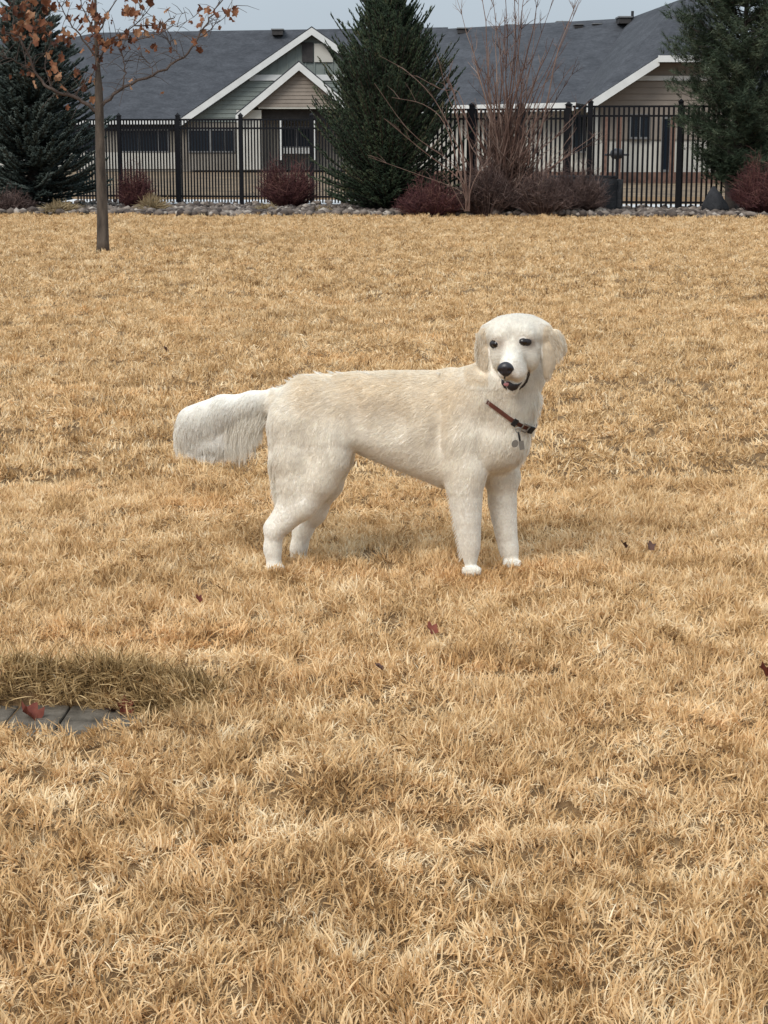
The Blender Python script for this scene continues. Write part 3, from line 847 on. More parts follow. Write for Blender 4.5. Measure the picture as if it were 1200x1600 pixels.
def right_house():
    root = thing('house', 'long taupe house with dark roof and clipped gable at right', 'house', (at(880, 280, 62).x, 62, -0.2))
    e0 = at(560, 168, 64.5); e1 = at(905, 160, 60.2)
    r0 = at(560, 53, 70.0); r1 = at(985, 28, 66.5)
    slab('roof', M['roof'], root, [e0, e1, r1, r0], 0.12)
    beam('fascia', M['trim'], root, at(560, 168, 64.4), at(900, 160, 60.1), 0.26, 0.06)
    # wing roof, climbing towards the right
    k0 = at(914, 163, 57.2); k1 = at(1032, 86, 57.2); k2 = at(1066, -2, 60.5); k3 = at(985, 28, 66.4)
    for tri in ([k0, k1, k2], [k0, k2, k3], [k0, k3, at(900, 161, 60.1)]):
        slab('roof', M['roof'], root, tri, 0.10)
    k4 = at(1100, 86, 57.2); k5 = at(1220, 163, 57.2); k6 = at(1100, -2, 60.5)
    slab('roof', M['roof'], root, [k1, k4, k6, k2], 0.10)
    slab('roof', M['roof'], root, [k4, k5, k6], 0.10)
    # front gable wall with clipped top
    Yw = 58.0
    zb = -0.25
    def X(px): return at(px, 150, Yw).x
    def Z(py): return at(1000, py, Yw).z
    m = MB(); m.prism([(X(935), Yw, zb), (X(1215), Yw, zb), (X(1215), Yw, Z(163)), (X(1105), Yw, Z(95)), (X(1030), Yw, Z(95)), (X(935), Yw, Z(163))], (0, 6, 0)); m.build('wall', M['cream'], root)
    def ext(z):
        k = min(1, (z - Z(163)) / (Z(95) - Z(163))); return X(936) + (X(1030) - X(936)) * k, X(1214) + (X(1105) - X(1214)) * k
    siding(root, M['taupe'], ext, Z(166), Z(126), Yw - .02, 0.19)
    a, b = ext(Z(126)); m = MB(); m.box((a, Yw - .09, Z(126)), (b, Yw - .02, Z(118.5))); m.build('belly_band', M['trim'], root)
    siding(root, M['taupe'], ext, Z(118.5), Z(96), Yw - .02, 0.19)
    beam('rake_board', M['trim'], root, at(917, 162, 57.1), at(1031, 88, 57.1), 0.27, 0.06)
    beam('rake_board', M['trim'], root, at(1102, 88, 57.1), at(1216, 162, 57.1), 0.27, 0.06)
    beam('fascia', M['trim'], root, at(1029, 86.5, 57.05), at(1104, 86.5, 57.05), 0.2, 0.06)
    # lower front: taupe band, cream siding, brick base
    panel('wall_band', M['taupe'], root, 938, 166, 1214, 218, Yw - .06, 0.04)
    panel('brick_base', M['brick_base'], root, 938, 269, 1214, 292, Yw - .12, 0.1)
    window(root, 1035, 186, 1047, 265, Yw - .08, ())
    window(root, 985, 182, 1012, 214, Yw - .08, (998,))
    for px_ in (946, 968, 1052):
        c_ = at(px_, 180, Yw - .9); m = MB(); m.box((c_.x - .07, c_.y - .07, -.25), (c_.x + .07, c_.y + .07, c_.z)); m.build('porch_post', M['brick_base'], root)
    # long wall on the left of the wing
    m = MB(); a = at(560, 168, 64.9); b = at(938, 160, 61.0)
    m.prism([(a.x, a.y, -.3), (b.x, b.y, -.3), (b.x, b.y, b.z - .2), (a.x, a.y, a.z - .1)], (0, .5, 0)); m.build('wall', M['cream'], root)
    for (x0, x1) in ((760, 800), (895, 930)):
        t = (x0 - 560) / 378; Yq = 64.8 - 3.9 * t - .25
        window(root, x0, 182, x1, 236, Yq, ((x0 + x1) / 2,))
    m = MB(); m.prism([(a.x, a.y - .1, -.3), (b.x, b.y - .1, -.3), (b.x, b.y - .1, .12), (a.x, a.y - .1, .12)], (0, .08, 0)); m.build('brick_base', M['brick_base'], root)
    for (px, py, w) in ((722, 51, .35), (797, 46, .35), (878, 41, .4)): roof_vent(root, px, py, 68.4, w, .22)
    for (px, py) in ((903, 43), (931, 42)): roof_vent(root, px, py, 66.8, .3, .14)
    roof_vent(root, 975, 35, 65.8, .42, .26)
    c = at(988, 30, 65.6); m = MB(); m.tube([c, c + Vector((0, 0, .28))], .05, 8); m.build('vent_pipe', M['metal_dark'], root)
    roof_vent(root, 1075, 30, 59.5, .3, .2)
right_house()

def grill():
    p = at(963, 280, 45.0); zg = float(gz(p.x, 45.0))
    root = thing('barbecue', 'small dark kettle barbecue on a post seen through the gate', 'barbecue', (p.x, 45.0, zg))
    z = at(963, 240, 45).z
    m = MB(); m.tube([(p.x, 45, zg), (p.x, 45, z - .08)], .03, 6); m.build('post', M['metal_dark'], root)
    m = MB(); R = [(.02, -.14), (.13, -.11), (.17, -.04), (.175, .0), (.15, .07), (.08, .12), (.02, .13)]
    m.tube([(p.x, 45, z + b) for a, b in R], [a for a, b in R], 14); m.build('bowl', M['metal_dark'], root, smooth=True)
    m = MB(); m.tube([(p.x - .3, 45, z - .03), (p.x + .3, 45, z - .03)], .025, 6); m.build('handle', M['metal_dark'], root)
grill()

# ------------------------------------------------------------------ conifers
def conifer(name, label, base, H, prof, nbr, twig_len, twig_r, mat, bark, seed, up=0.35, shelf=False, tpb=16, tip_up=0.5, leader=None, z0=0.02, trunk_r=.11):
    r = random.Random(seed)
    root = thing(name, label, 'tree', base)
    bx, by, bz = base
    tb = MB(); tb.tube([(bx, by, bz - .1), (bx + .02, by, bz + H * .5), (bx, by, bz + H)], [trunk_r, trunk_r * .6, .01], 8)
    tb.build('trunk', bark, root, smooth=True)
    limbs = MB(); V = []; F = []; T = []; n0 = 0
    def spindle(p, d, L, rad, t):
        nonlocal n0
        d = d.normalized(); a = d.orthogonal().normalized(); b = d.cross(a)
        m_ = p + d * L * .4
        V.append(tuple(p))
        for k in range(4):
            th = k * math.pi / 2 + r.uniform(0, .4)
            V.append(tuple(m_ + (a * math.cos(th) + b * math.sin(th)) * rad * r.uniform(.7, 1.3)))
        V.append(tuple(p + d * L))
        for k in range(4):
            k2 = (k + 1) % 4
            F.append((n0, n0 + 1 + k2, n0 + 1 + k)); F.append((n0 + 5, n0 + 1 + k, n0 + 1 + k2))
        T.extend([t] * 6); n0 += 6
    for i in range(nbr):
        f = z0 + (1 - z0) * ((i + r.random()) / nbr) ** 0.92
        if shelf: f = round(f * 20) / 20 + r.gauss(0, .011)
        f = min(max(f, .01), .995)
        z = bz + H * f
        az = r.uniform(0, 2 * math.pi)
        L = prof(f) * r.uniform(.68, 1.12) * (1 + .10 * math.sin(az * 3 + f * 20))
        if not shelf and r.random() < .07: L *= 1.18
        if L < 0.05: continue
        du = up + r.uniform(-.12, .18) + (0.5 * f * f if not shelf else .25 * f)
        if not shelf: du *= min(1, .08 + f / .3)
        o = Vector((math.cos(az), math.sin(az), 0))
        pts = []
        ns = 6
        for s in range(ns + 1):
            t = s / ns
            pts.append(Vector((bx, by, z)) + o * L * t + Vector((0, 0, L * (du * t - .28 * t * (1 - t) * (1 if f > .1 else .2) + tip_up * t * t * .35 * (1 if f > .12 else .3)))))
        limbs.tube(pts, [.012 * (1 - .8 * s / ns) + .003 for s in range(ns + 1)], 3, cap=False)
        bt = min(max(r.gauss(.45, .18), 0), 1)
        nt_ = int(tpb * (0.4 + L))
        for k in range(nt_):
            t = (k + r.random()) / nt_; t = t ** .7
            if t < .12: continue
            j = min(int(t * ns), ns - 1); u = t * ns - j
            p = pts[j].lerp(pts[j + 1], u); dd = (pts[j + 1] - pts[j]).normalized()
            side = dd.cross(Vector((0, 0, 1))).normalized() * r.choice((-1, 1))
            tl = twig_len * r.uniform(.6, 1.25) * (1.15 - .5 * t) * min(1, L * 2 + .3)
            d = dd * r.uniform(.6, 1.3) + side * r.uniform(.2, 1.0) + Vector((0, 0, r.uniform(-.15, .6) * (1.0 if not shelf else .5)))
            spindle(p, d, tl, twig_r * r.uniform(.7, 1.2), min(1, max(0, bt + r.gauss(0, .14))))
            # side shoots
            if r.random() < .7:
                q = p + d.normalized() * tl * .4
                spindle(q, d.normalized() + side * -.8 + Vector((0, 0, .3)), tl * .6, twig_r * .8, min(1, max(0, bt + r.gauss(.05, .14))))
        spindle(pts[-2], pts[-1] - pts[-2], twig_len * 1.3, twig_r, min(1, bt + .15))
    if leader:
        for (px, py, Yl, dx, dy_, L) in leader:
            p = at(px, py, Yl)
            spindle(p, Vector((dx, 0, dy_)), L, .018, .5)
    limbs.build('branches', bark, root)
    V = np.array(V); 
    part('crown', V, np.array(F), mat, root, attrs={'tint': T})
    return root

def interp(tab):
    xs_ = [a for a, b in tab]; ys_ = [b for a, b in tab]
    return lambda f: float(np.interp(f, xs_, ys_))
YS = 31.8
p = at(606, 330, YS)
# profile in metres from pixel half widths (scale about 88 px per metre)
H_s = 4.0
conifer('spruce_tree', 'big dense dark green spruce in the middle of the fence line', (p.x, YS, 0), H_s,
        interp([(0, 1.14), (.1, 1.24), (.22, 1.18), (.35, 1.09), (.45, .98), (.55, .80), (.65, .63), (.75, .47), (.85, .34), (.93, .20), (1, .06)]),
        1500, .14, .0105, M['spruce'], M['bark_dark'], 3, up=.42, tpb=36, tip_up=.9)
YB = 33.0
p = at(52, 330, YB)
conifer('blue_spruce_tree', 'grey blue layered spruce behind the young tree at left', (p.x, YB, 0), 4.15,
        interp([(0, 1.25), (.08, 1.32), (.3, 1.28), (.45, 1.15), (.6, .84), (.75, .52), (.9, .24), (1, .05)]),
        900, .17, .0165, M['blue_spruce'], M['bark_dark'], 5, up=-.05, shelf=True, tpb=44, tip_up=.5, z0=.04)

def pine():
    r = random.Random(12)
    Yp = 31.5; b = at(1142, 332, Yp)
    root = thing('pine_tree', 'shaggy long needled pine at the right edge by the gate', 'tree', (b.x, Yp, 0))
    m = MB(); m.tube(spline([(b.x, Yp, -.1), (b.x - .03, Yp, 1.0), (b.x + .1, Yp, 2.4), (b.x + .15, Yp, 4.6)], 10), [.11, .10, .09, .085, .075, .065, .055, .045, .03, .01], 8)
    m.build('trunk', M['bark_dark'], root, smooth=True)
    limbs = MB(); V = []; F = []; T = []; n0 = 0
    cx = b.x + .45
    def burst(p, d, t):
        nonlocal n0
        d = d.normalized()
        for k in range(20):
            q = (d * r.uniform(.2, 1.2) + Vector((r.gauss(0, .55), r.gauss(0, .55), r.gauss(0, .5) + .1))).normalized()
            s = p + d * r.uniform(-.08, .05); L = r.uniform(.07, .13)
            w = q.orthogonal().normalized() * .0055
            V.extend([tuple(s - w), tuple(s + w), tuple(s + q * L)]); F.append((n0, n0 + 1, n0 + 2)); n0 += 3
            tt = min(1, max(0, t + r.gauss(0, .12))); T.extend([tt] * 3)
    for i in range(440):
        z = r.uniform(.45, 4.5); f = z / 4.6
        R = float(np.interp(f, [0.08, .2, .4, .6, .8, 1], [.55, .95, 1.2, 1.25, 1.15, .8])) * r.uniform(.6, 1.12)
        az = r.uniform(0, 2 * math.pi); o = Vector((math.cos(az), math.sin(az), 0))
        du = r.uniform(.1, .75)
        st = Vector((b.x + .1 * f + (cx - b.x) * .15, Yp, z))
        pts = [st + o * R * (s / 6) + Vector((0, 0, R * (du * s / 6 - .2 * (s / 6) * (1 - s / 6)) + r.gauss(0, .02))) for s in range(7)]
        limbs.tube(pts, [.014 - .0018 * s for s in range(7)], 3, cap=False)
        t0 = min(1, max(0, r.gauss(.5, .2)))
        for s in range(2, 7):
            for k in range(4 if s < 6 else 5):
                dd = (pts[s] - pts[s - 1]).normalized() + Vector((r.gauss(0, .5), r.gauss(0, .5), r.uniform(0, .8)))
                p = pts[s] + Vector((r.gauss(0, .07), r.gauss(0, .07), r.gauss(.02, .06)))
                burst(p, dd, t0)
    limbs.build('branches', M['bark_dark'], root)
    part('crown', np.array(V), np.array(F), M['pine'], root, attrs={'tint': T})
pine()

# ------------------------------------------------------------------ twiggy shrubs
def twig_shrub(name, label, px, py, Yd, w, h, n, mat, seed, group=None, th=.006, wild=.25, dens=1.0):
    r = random.Random(seed); b = at(px, py, Yd); bz = 0.0
    root = thing(name, label, 'shrub', (b.x, Yd, bz), group)
    stems = MB(); tw = MB()
    for i in range(n):
        a = r.uniform(0, 2 * math.pi); rr_ = math.sqrt(r.random())
        ex, ey = math.cos(a) * rr_ * w / 2, math.sin(a) * rr_ * w / 2.6
        hh = h * math.sqrt(max(.08, 1 - (rr_ * .92) ** 2)) * r.uniform(.5, 1.12) * (1 + .22 * math.sin(a * 2 + seed) + .14 * math.sin(a * 5 + seed * 2))
        p0 = Vector((b.x + ex * .35, Yd + ey * .35, bz)); p3 = Vector((b.x + ex, Yd + ey, bz + hh))
        mid = p0.lerp(p3, .5) + Vector((r.gauss(0, .03), r.gauss(0, .03), h * .08 + r.gauss(0, .03)))
        pts = spline([p0, mid, p3], 5)
        tint = min(1, max(0, r.gauss(.5, .22)))
        (stems if i % 5 == 0 else tw).tube(pts, [th, th * .9, th * .7, th * .5, th * .25], 3, tint, cap=False)
        for k in range(int(4 * dens)):
            t = r.uniform(.3, .95); j = min(int(t * 4), 3); q = pts[j].lerp(pts[j + 1], t * 4 - j)
            d = Vector((r.gauss(0, 1), r.gauss(0, 1), r.uniform(.1, 1.1))).normalized() * h * wild * r.uniform(.5, 1.1)
            e = q + d; e.z = max(e.z, .02)
            tw.tube([q, q.lerp(e, .55) + Vector((0, 0, .012)), e], [th * .55, th * .4, th * .2], 3, min(1, max(0, tint + r.gauss(0, .15))), cap=False)
    stems.build('stems', mat, root); tw.build('twigs', mat, root)
    return root
gsh = 'low bare reddish shrubs in the planting bed'
twig_shrub('barberry_shrub', 'small dark red barberry shrub right of the young tree trunk', 211, 330, 32.6, .72, .72, 420, M['red_twig'], 1, gsh, th=.0065)
twig_shrub('barberry_shrub', 'rounded bright maroon barberry shrub left of the big spruce', 450, 325, 33.4, 1.20, .82, 640, M['red_twig'], 2, gsh, th=.0065)
twig_shrub('barberry_shrub', 'low purple brown shrub at the far left under the blue spruce', 12, 335, 31.2, 1.1, .42, 380, M['brown_twig'], 3, gsh)
twig_shrub('barberry_shrub', 'low red brown shrub at the right foot of the big spruce', 672, 345, 30.2, 1.3, .58, 640, M['red_twig'], 4, gsh)
twig_shrub('barberry_shrub', 'brown tangled shrub under the bare tall shrub', 760, 345, 30.3, 1.2, .85, 700, M['brown_twig'], 5, gsh)
twig_shrub('barberry_shrub', 'wide grey brown shrub in front of the slate boulder', 850, 345, 30.2, 1.3, .72, 760, M['brown_twig'], 6, gsh)
twig_shrub('barberry_shrub', 'brown twiggy shrub covering the left side of the square stone', 900, 345, 30.6, 1.2, .74, 800, M['brown_twig'], 7, gsh)
twig_shrub('barberry_shrub', 'dense dull maroon shrub at the right edge beside the pine', 1190, 345, 30.2, 1.15, .86, 760, M['red_twig'], 8, gsh)

def straw_clump(label, px, py, Yd, w, h, n, seed):
    r = random.Random(seed); b = at(px, py, Yd); m = MB()
    for i in range(n):
        a = r.uniform(0, 6.28); q = abs(r.gauss(.55, .3))
        base = Vector((b.x + r.gauss(0, w * .1), Yd + r.gauss(0, w * .1), 0))
        L = h * r.uniform(.6, 1.2); o = Vector((math.cos(a), math.sin(a), 0))
        pts = [base + o * (w * .5 * q * t ** 1.4) + Vector((0, 0, L * (t - .55 * q * t * t))) for t in (0, .35, .7, 1)]
        m.tube(pts, [.007, .007, .005, .002], 3, min(1, max(0, r.gauss(.55, .22))), cap=False)
    o = m.build('ornamental_grass', M['straw'])
    props(o, label, 'plant', 'dead ornamental grass clumps in the bed')
straw_clump('bleached straw clump right of the small dark red barberry', 240, 333, 31.3, .62, .36, 420, 1)
straw_clump('tan dead grass clump under the blue spruce', 95, 334, 31.0, .8, .26, 420, 2)
straw_clump('yellow green dead clump on rocks below the maroon barberry', 418, 333, 31.3, .55, .2, 260, 3)
straw_clump('flattened straw clump left of the big spruce base', 505, 336, 31.2, .5, .16, 160, 4)

# ------------------------------------------------------------------ tall bare shrub
def bare_shrub():
    r = random.Random(21); Yd = 30.9
    b = at(790, 330, Yd)
    root = thing('bare_shrub', 'tall bare many stemmed shrub fanning up past the roof ridge', 'shrub', (b.x, Yd, 0))
    tips = [(712, -8), (735, 55), (752, -30), (763, -60), (775, 20), (790, -50), (800, -70), (812, -25), (826, -60), (845, -20), (880, -50), (925, -40),
            (700, 120), (742, 90), (865, 60), (905, 95), (930, 150), (838, 20), (780, 60), (858, 110), (820, 80), (805, 40), (940, 205), (770, 100), (900, 230)]
    st = MB(); tw = MB()
    def twig(q, d, L, rad, t, depth):
        pts = [q]; dd = d.normalized()
        for s in range(3):
            dd = (dd + Vector((r.gauss(0, .16), r.gauss(0, .16), r.gauss(.06, .12)))).normalized(); pts.append(pts[-1] + dd * L / 3)
        tw.tube(pts, [rad, rad * .8, rad * .6, rad * .3], 3, t, cap=False)
        if depth:
            for k in range(2):
                j = r.choice((1, 2)); twig(pts[j], dd + Vector((r.gauss(0, .6), r.gauss(0, .6), .2)), L * .55, rad * .55, t, depth - 1)
    tips = tips + [(x + r.gauss(0, 30), y + r.uniform(30, 120)) for (x, y) in tips]
    for (tx, ty) in tips:
        Yt = Yd + r.uniform(-.5, .5)
        s0 = Vector((b.x + r.gauss(0, .12), Yd + r.gauss(0, .08), 0)); e = at(tx, ty, Yt)
        mx = s0.lerp(e, .5); lean = e.x - s0.x
        c1 = s0.lerp(e, .33) - Vector((lean * .14, 0, 0)) + Vector((r.gauss(0, .05), 0, 0)); c2 = s0.lerp(e, .68) - Vector((lean * .09, 0, 0)) + Vector((r.gauss(0, .05), 0, 0))
        pts = spline([s0, c1, c2, e], 12)
        for i in range(1, 11): pts[i] += Vector((r.gauss(0, .012), r.gauss(0, .012), 0))
        r0 = r.uniform(.013, .025); t = min(1, max(0, r.gauss(.5, .2)))
        st.tube(pts, [r0 * (1 - .82 * i / 11) for i in range(12)], 5, t, cap=False)
        for k in range(9):
            j = r.randint(3, 10); dd = (pts[j] - pts[j - 1]).normalized()
            twig(pts[j], dd + Vector((r.gauss(0, .55), r.gauss(0, .5), r.uniform(-.2, .3))), r.uniform(.25, .7) * (1.1 - j / 16), .006, min(1, max(0, t + r.gauss(0, .15))), 1)
    # dense tangle of old stems near the base
    for i in range(420):
        a = r.uniform(0, 6.28); s0 = Vector((b.x + r.gauss(0, .2), Yd + r.gauss(0, .12), r.uniform(0, .9)))
        e = s0 + Vector((math.cos(a) * r.uniform(.1, .55), math.sin(a) * .3, r.uniform(.2, 1.0)))
        m_ = s0.lerp(e, .5) + Vector((r.gauss(0, .07), r.gauss(0, .05), .03))
        tw.tube(spline([s0, m_, e], 5), [.010, .009, .007, .005, .002], 3, min(1, max(0, r.gauss(.45, .25))), cap=False)
    for s in range(7):
        x = b.x + (s - 3) * .045; h = r.uniform(.9, 1.6)
        st.tube(spline([(x, Yd, 0), (x + (s - 3) * .03 + r.gauss(0, .03), Yd - .05, h * .5), (x + (s - 3) * .06, Yd, h)], 6), [.04, .036, .03, .026, .02, .012], 6, .4)
    st.build('stems', M['stem'], root); tw.build('twigs', M['stem'], root)
bare_shrub()

def arching_shrub():
    r = random.Random(31); Yd = 29.95
    b = at(728, 338, Yd)
    root = thing('arching_shrub', 'pale arching bare branches leaning left across the big spruce', 'shrub', (b.x, Yd, 0))
    paths = [[(728, 330), (722, 300), (640, 268), (575, 245)], [(728, 330), (722, 285), (660, 235), (600, 185)],
             [(730, 330), (725, 285), (700, 250), (640, 205), (585, 130)], [(732, 330), (722, 250), (685, 165), (640, 115), (593, 87)],
             [(732, 330), (700, 205), (665, 165), (612, 152)], [(733, 330), (718, 200), (700, 150), (684, 88)], [(733, 330), (712, 160), (700, 130), (708, 95)],
             [(733, 330), (735, 300), (748, 270), (765, 255)], [(726, 330), (706, 292), (690, 270)], [(730, 330), (735, 250), (720, 150), (690, 140), (650, 118)]]
    for pth in paths:
        Ye = Yd + r.uniform(-.25, .25)
        pts = spline([at(x, y, Yd + (Ye - Yd) * i / (len(pth) - 1)) for i, (x, y) in enumerate(pth)], 14)
        r0 = r.uniform(.009, .014); m = MB()
        m.tube(pts, [r0 * (1 - .75 * i / 13) for i in range(14)], 5, .62, cap=False)
        for k in range(4):
            j = r.randint(5, 12); dd = (pts[j] - pts[j - 1]).normalized() + Vector((r.gauss(0, .5), r.gauss(0, .4), r.uniform(0, .5)))
            q = pts[j]; dd = dd.normalized() * r.uniform(.15, .4)
            m.tube([q, q + dd * .5 + Vector((0, 0, .02)), q + dd], [.004, .003, .0015], 3, .6, cap=False)
        m.build('branch', M['stem'], root)
arching_shrub()

# ------------------------------------------------------------------ young tree with brown leaves
def young_tree():
    r = random.Random(41); Yd = gp(161, 395).y; g0 = gp(161, 395)
    root = thing('young_tree', 'slim young tree on the lawn with brown leaves still hanging', 'tree', (g0.x, Yd, 0))
    def P(x, y, dy=0): return at(x, y, Yd + dy)
    tr = spline([P(161, 397), P(160, 330), P(157, 250), P(155, 170), P(153, 110), P(150, 60), P(149, 0), P(147, -80)], 24)
    rad = [float(np.interp(i / 23, [0, .03, .2, .5, .58, .75, 1], [.082, .072, .060, .047, .027, .018, .010])) for i in range(24)]
    m = MB(); m.tube(tr, rad, 12); m.build('trunk', M['bark'], root, smooth=True)
    paths = [([(157, 168), (190, 138), (238, 118), (282, 92), (310, 58), (330, 25), (352, -10)], .022, .15),
             ([(155, 176), (118, 152), (82, 141), (58, 118), (42, 80), (22, 56), (-10, 46), (-50, 30)], .024, -.2),
             ([(117, 150), (132, 128), (148, 108), (160, 80)], .010, -.1),
             ([(192, 137), (195, 108), (190, 80), (180, 60)], .010, .1),
             ([(240, 117), (232, 98), (215, 85)], .007, .3), ([(283, 92), (270, 75), (262, 60)], .007, .2), ([(310, 58), (335, 40), (370, 8)], .008, .1),
             ([(152, 100), (175, 62), (210, 40), (240, 5)], .013, .2), ([(151, 90), (125, 55), (100, 20), (80, -20)], .013, -.2),
             ([(150, 60), (170, 20), (200, -30)], .012, -.1), ([(150, 50), (130, 15), (115, -30)], .011, .2),
             ([(42, 80), (55, 50), (50, 10), (62, -30)], .011, .1), ([(58, 118), (30, 100), (5, 88), (-30, 85)], .009, -.4), ([(24, 57), (20, 20), (30, -20)], .009, .1),
             ([(80, 140), (70, 100), (80, 60), (70, 30)], .010, .3), ([(210, 40), (250, 38), (285, 20)], .008, .2), ([(175, 62), (225, 60), (262, 45), (300, 30)], .008, -.2)]
    tips = []
    for (pth, r0, dy) in paths:
        k = len(pth)
        pts = spline([P(x, y, dy * i / (k - 1)) for i, (x, y) in enumerate(pth)], 4 * k)
        for i in range(1, len(pts)): pts[i] += Vector((r.gauss(0, .008), r.gauss(0, .01), r.gauss(0, .008)))
        n = len(pts)
        m = MB(); m.tube(pts, [r0 * (1 - .72 * i / (n - 1)) for i in range(n)], 6, cap=False)
        for j in range(3, n):
            for _ in range(2):
                if r.random() < .75:
                    d = Vector((r.gauss(0, 1), r.gauss(0, 1), r.gauss(.35, .7))).normalized() * r.uniform(.1, .32)
                    q = pts[j] + d * .5 + Vector((0, 0, .02)); e = pts[j] + d
                    m.tube([pts[j], q, e], [.0045, .0035, .002], 3, cap=False)
                    tips += [e, q, pts[j].lerp(e, .8)]
        m.build('branch', M['branch'], root, smooth=True)
    # leaves: photographed mostly in clusters near the top left and along the crown
    me = [leaf_mesh('leaf', M['dry_leaf'], 1.0, r.uniform(.5, 1.1), r, 5) for _ in range(8)]
    for k_, mm in enumerate(me):
        a = mm.attributes['tint']; a.data.foreach_set('value', np.full(len(mm.vertices), .12 + .8 * k_ / 7, np.float32))
    rl = wloc(root)
    clusters = [(40, 30, 34, 30), (40, 45, 30, 22), (70, 5, 32, 22), (35, 5, 40, 22), (150, 55, 12, 40), (80, 95, 22, 20), (105, 60, 22, 20), (90, 115, 14, 12), (50, 142, 12, 9), (150, 30, 14, 44), (150, 20, 12, 40), (165, 75, 22, 18),
                (150, 90, 14, 16), (205, 60, 34, 18), (240, 40, 26, 22), (270, 60, 16, 12), (330, 22, 26, 18), (365, 15, 14, 12), (220, 15, 26, 20), (125, 20, 18, 20), (310, 40, 14, 12), (12, 120, 8, 6), (20, 60, 12, 10),
                (120, 118, 20, 12), (235, 75, 20, 10), (70, 50, 20, 25)]
    wts = [w * h for (_, _, w, h) in clusters]
    place = []
    for i in range(238):
        c = r.choices(clusters, wts)[0]
        q = P(c[0] + r.gauss(0, c[2] * .5), c[1] + r.gauss(0, c[3] * .5), r.gauss(0, .25)); place.append(q)
    for q in r.sample(tips, min(50, len(tips))): place.append(q + Vector((0, 0, -.03)))
    place += [P(252, 145), P(312, 78), P(268, 78), P(105, 168)]
    for q in place:
        o = bpy.data.objects.new('leaf', r.choice(me)); o.location = q - rl
        s = r.uniform(.065, .125); o.scale = (s, s, s); o.rotation_euler = (r.uniform(.6, 2.4), r.uniform(-.8, .8), r.uniform(0, 6.28)); link(o, root)
young_tree()

# ------------------------------------------------------------------ the dog
PXM = 1 / 500.0
def Yc(px): return 5.515 - (px - 600) * 0.00032
def D(px, py, dy=0.0): return np.array(at(px, py, Yc(px) + dy))

VOX = 0.0045
lo = np.array([-0.72, 5.12, -0.02]); hi = np.array([0.62, 5.80, 0.88])
dims = np.ceil((hi - lo) / VOX).astype(int)
FLD = np.full(tuple(dims), 1.0, np.float32)
def sub_grid(c0, c1, mar):
    a = np.maximum(np.floor((c0 - mar - lo) / VOX).astype(int), 0); b = np.minimum(np.ceil((c1 + mar - lo) / VOX).astype(int) + 1, dims)
    ax = [lo[i] + (np.arange(a[i], b[i]) + .5) * VOX for i in range(3)]
    G = np.stack(np.meshgrid(*ax, indexing='ij'), -1)
    return tuple(slice(a[i], b[i]) for i in range(3)), G
def smin(a, b, k):
    h = np.clip(k - np.abs(a - b), 0, None) / k
    return np.minimum(a, b) - h * h * k * .25
def merge(sl, d, k, sub=False):
    if sub: FLD[sl] = -smin(-FLD[sl], d, k)
    else: FLD[sl] = smin(FLD[sl], d, k)
def cone(a, ra, b, rb, k=.03, sub=False):
    a = np.asarray(a, float); b = np.asarray(b, float); R = max(ra, rb)
    sl, G = sub_grid(np.minimum(a, b) - R, np.maximum(a, b) + R, .04)
    ba = b - a; h = np.clip(((G - a) @ ba) / (ba @ ba), 0, 1)
    d = np.linalg.norm(G - a - h[..., None] * ba, axis=-1) - (ra + (rb - ra) * h)
    merge(sl, d.astype(np.float32), k, sub)
def chain(pts, k=.03):
    for (p, q) in zip(pts[:-1], pts[1:]): cone(p[0], p[1], q[0], q[1], k)
def ell(c, r, R=None, k=.03, sub=False):
    c = np.asarray(c, float); r = np.asarray(r, float); m = r.max()
    sl, G = sub_grid(c - m, c + m, .04)
    q = G - c
    if R is not None: q = q @ R            # world -> local (R columns are local axes)
    k0 = np.linalg.norm(q / r, axis=-1); k1 = np.linalg.norm(q / (r * r), axis=-1)
    d = k0 * (k0 - 1) / np.maximum(k1, 1e-6)
    merge(sl, d.astype(np.float32), k, sub)
def rotY(deg):   # tilt in the picture plane, clockwise positive
    a = math.radians(deg); c, s = math.cos(a), math.sin(a)
    return np.array([[c, 0, s], [0, 1, 0], [-s, 0, c]])
def C(px, py, r, dy=0.0): return (D(px, py, dy), r * PXM)
S = PXM
# torso
ell(D(722, 668), (92*S, 60*S, 86*S), rotY(6), .05)
ell(D(650, 655), (105*S, 59*S, 74*S), rotY(6), .05)
ell(D(560, 638), (95*S, 50*S, 56*S), rotY(-2), .05)
ell(D(484, 646), (62*S, 51*S, 55*S), None, .05)
cone(*C(480, 614, 28), *C(700, 610, 30), .04)
cone(*C(700, 716, 50), *C(585, 684, 36), .04)
cone(*C(474, 622, 30), *C(428, 632, 18), .03)
FLD += .0085      # room for the coat
# near and far thighs
ell(D(485, 672, -.056), (58*S, 26*S, 72*S), rotY(-4), .045)
chain([C(512, 690, 32, -.060), C(512, 718, 25, -.072), C(496, 752, 22.5, -.083), C(474, 788, 17.5, -.09), C(448, 816, 13.5, -.094)], .05)
chain([C(456, 664, 35, -.06), C(456, 718, 30, -.075), C(458, 756, 22, -.088), C(446, 806, 13, -.094), C(429, 828, 13, -.095), C(426, 856, 10.5, -.095), C(428, 880, 11.5, -.1)], .03)
cone(*C(462, 770, 14, -.09), *C(426, 822, 9, -.094), .02)
def paw(px, py, dy, w):
    ell(D(px, py, dy), (w*S, 17*S, 8.5*S), None, .012)
    for k in range(4):
        x = px + (k - 1.5) * w * .52
        ell(D(x, py + 2.5 - abs(k - 1.5), dy - (14 - 3 * abs(k - 1.5)) * S), (w*.30*S, 7*S, 6.5*S), None, .004)
paw(430, 888, -.100, 13)
ell(D(506, 690, .055), (50*S, 26*S, 66*S), None, .04)
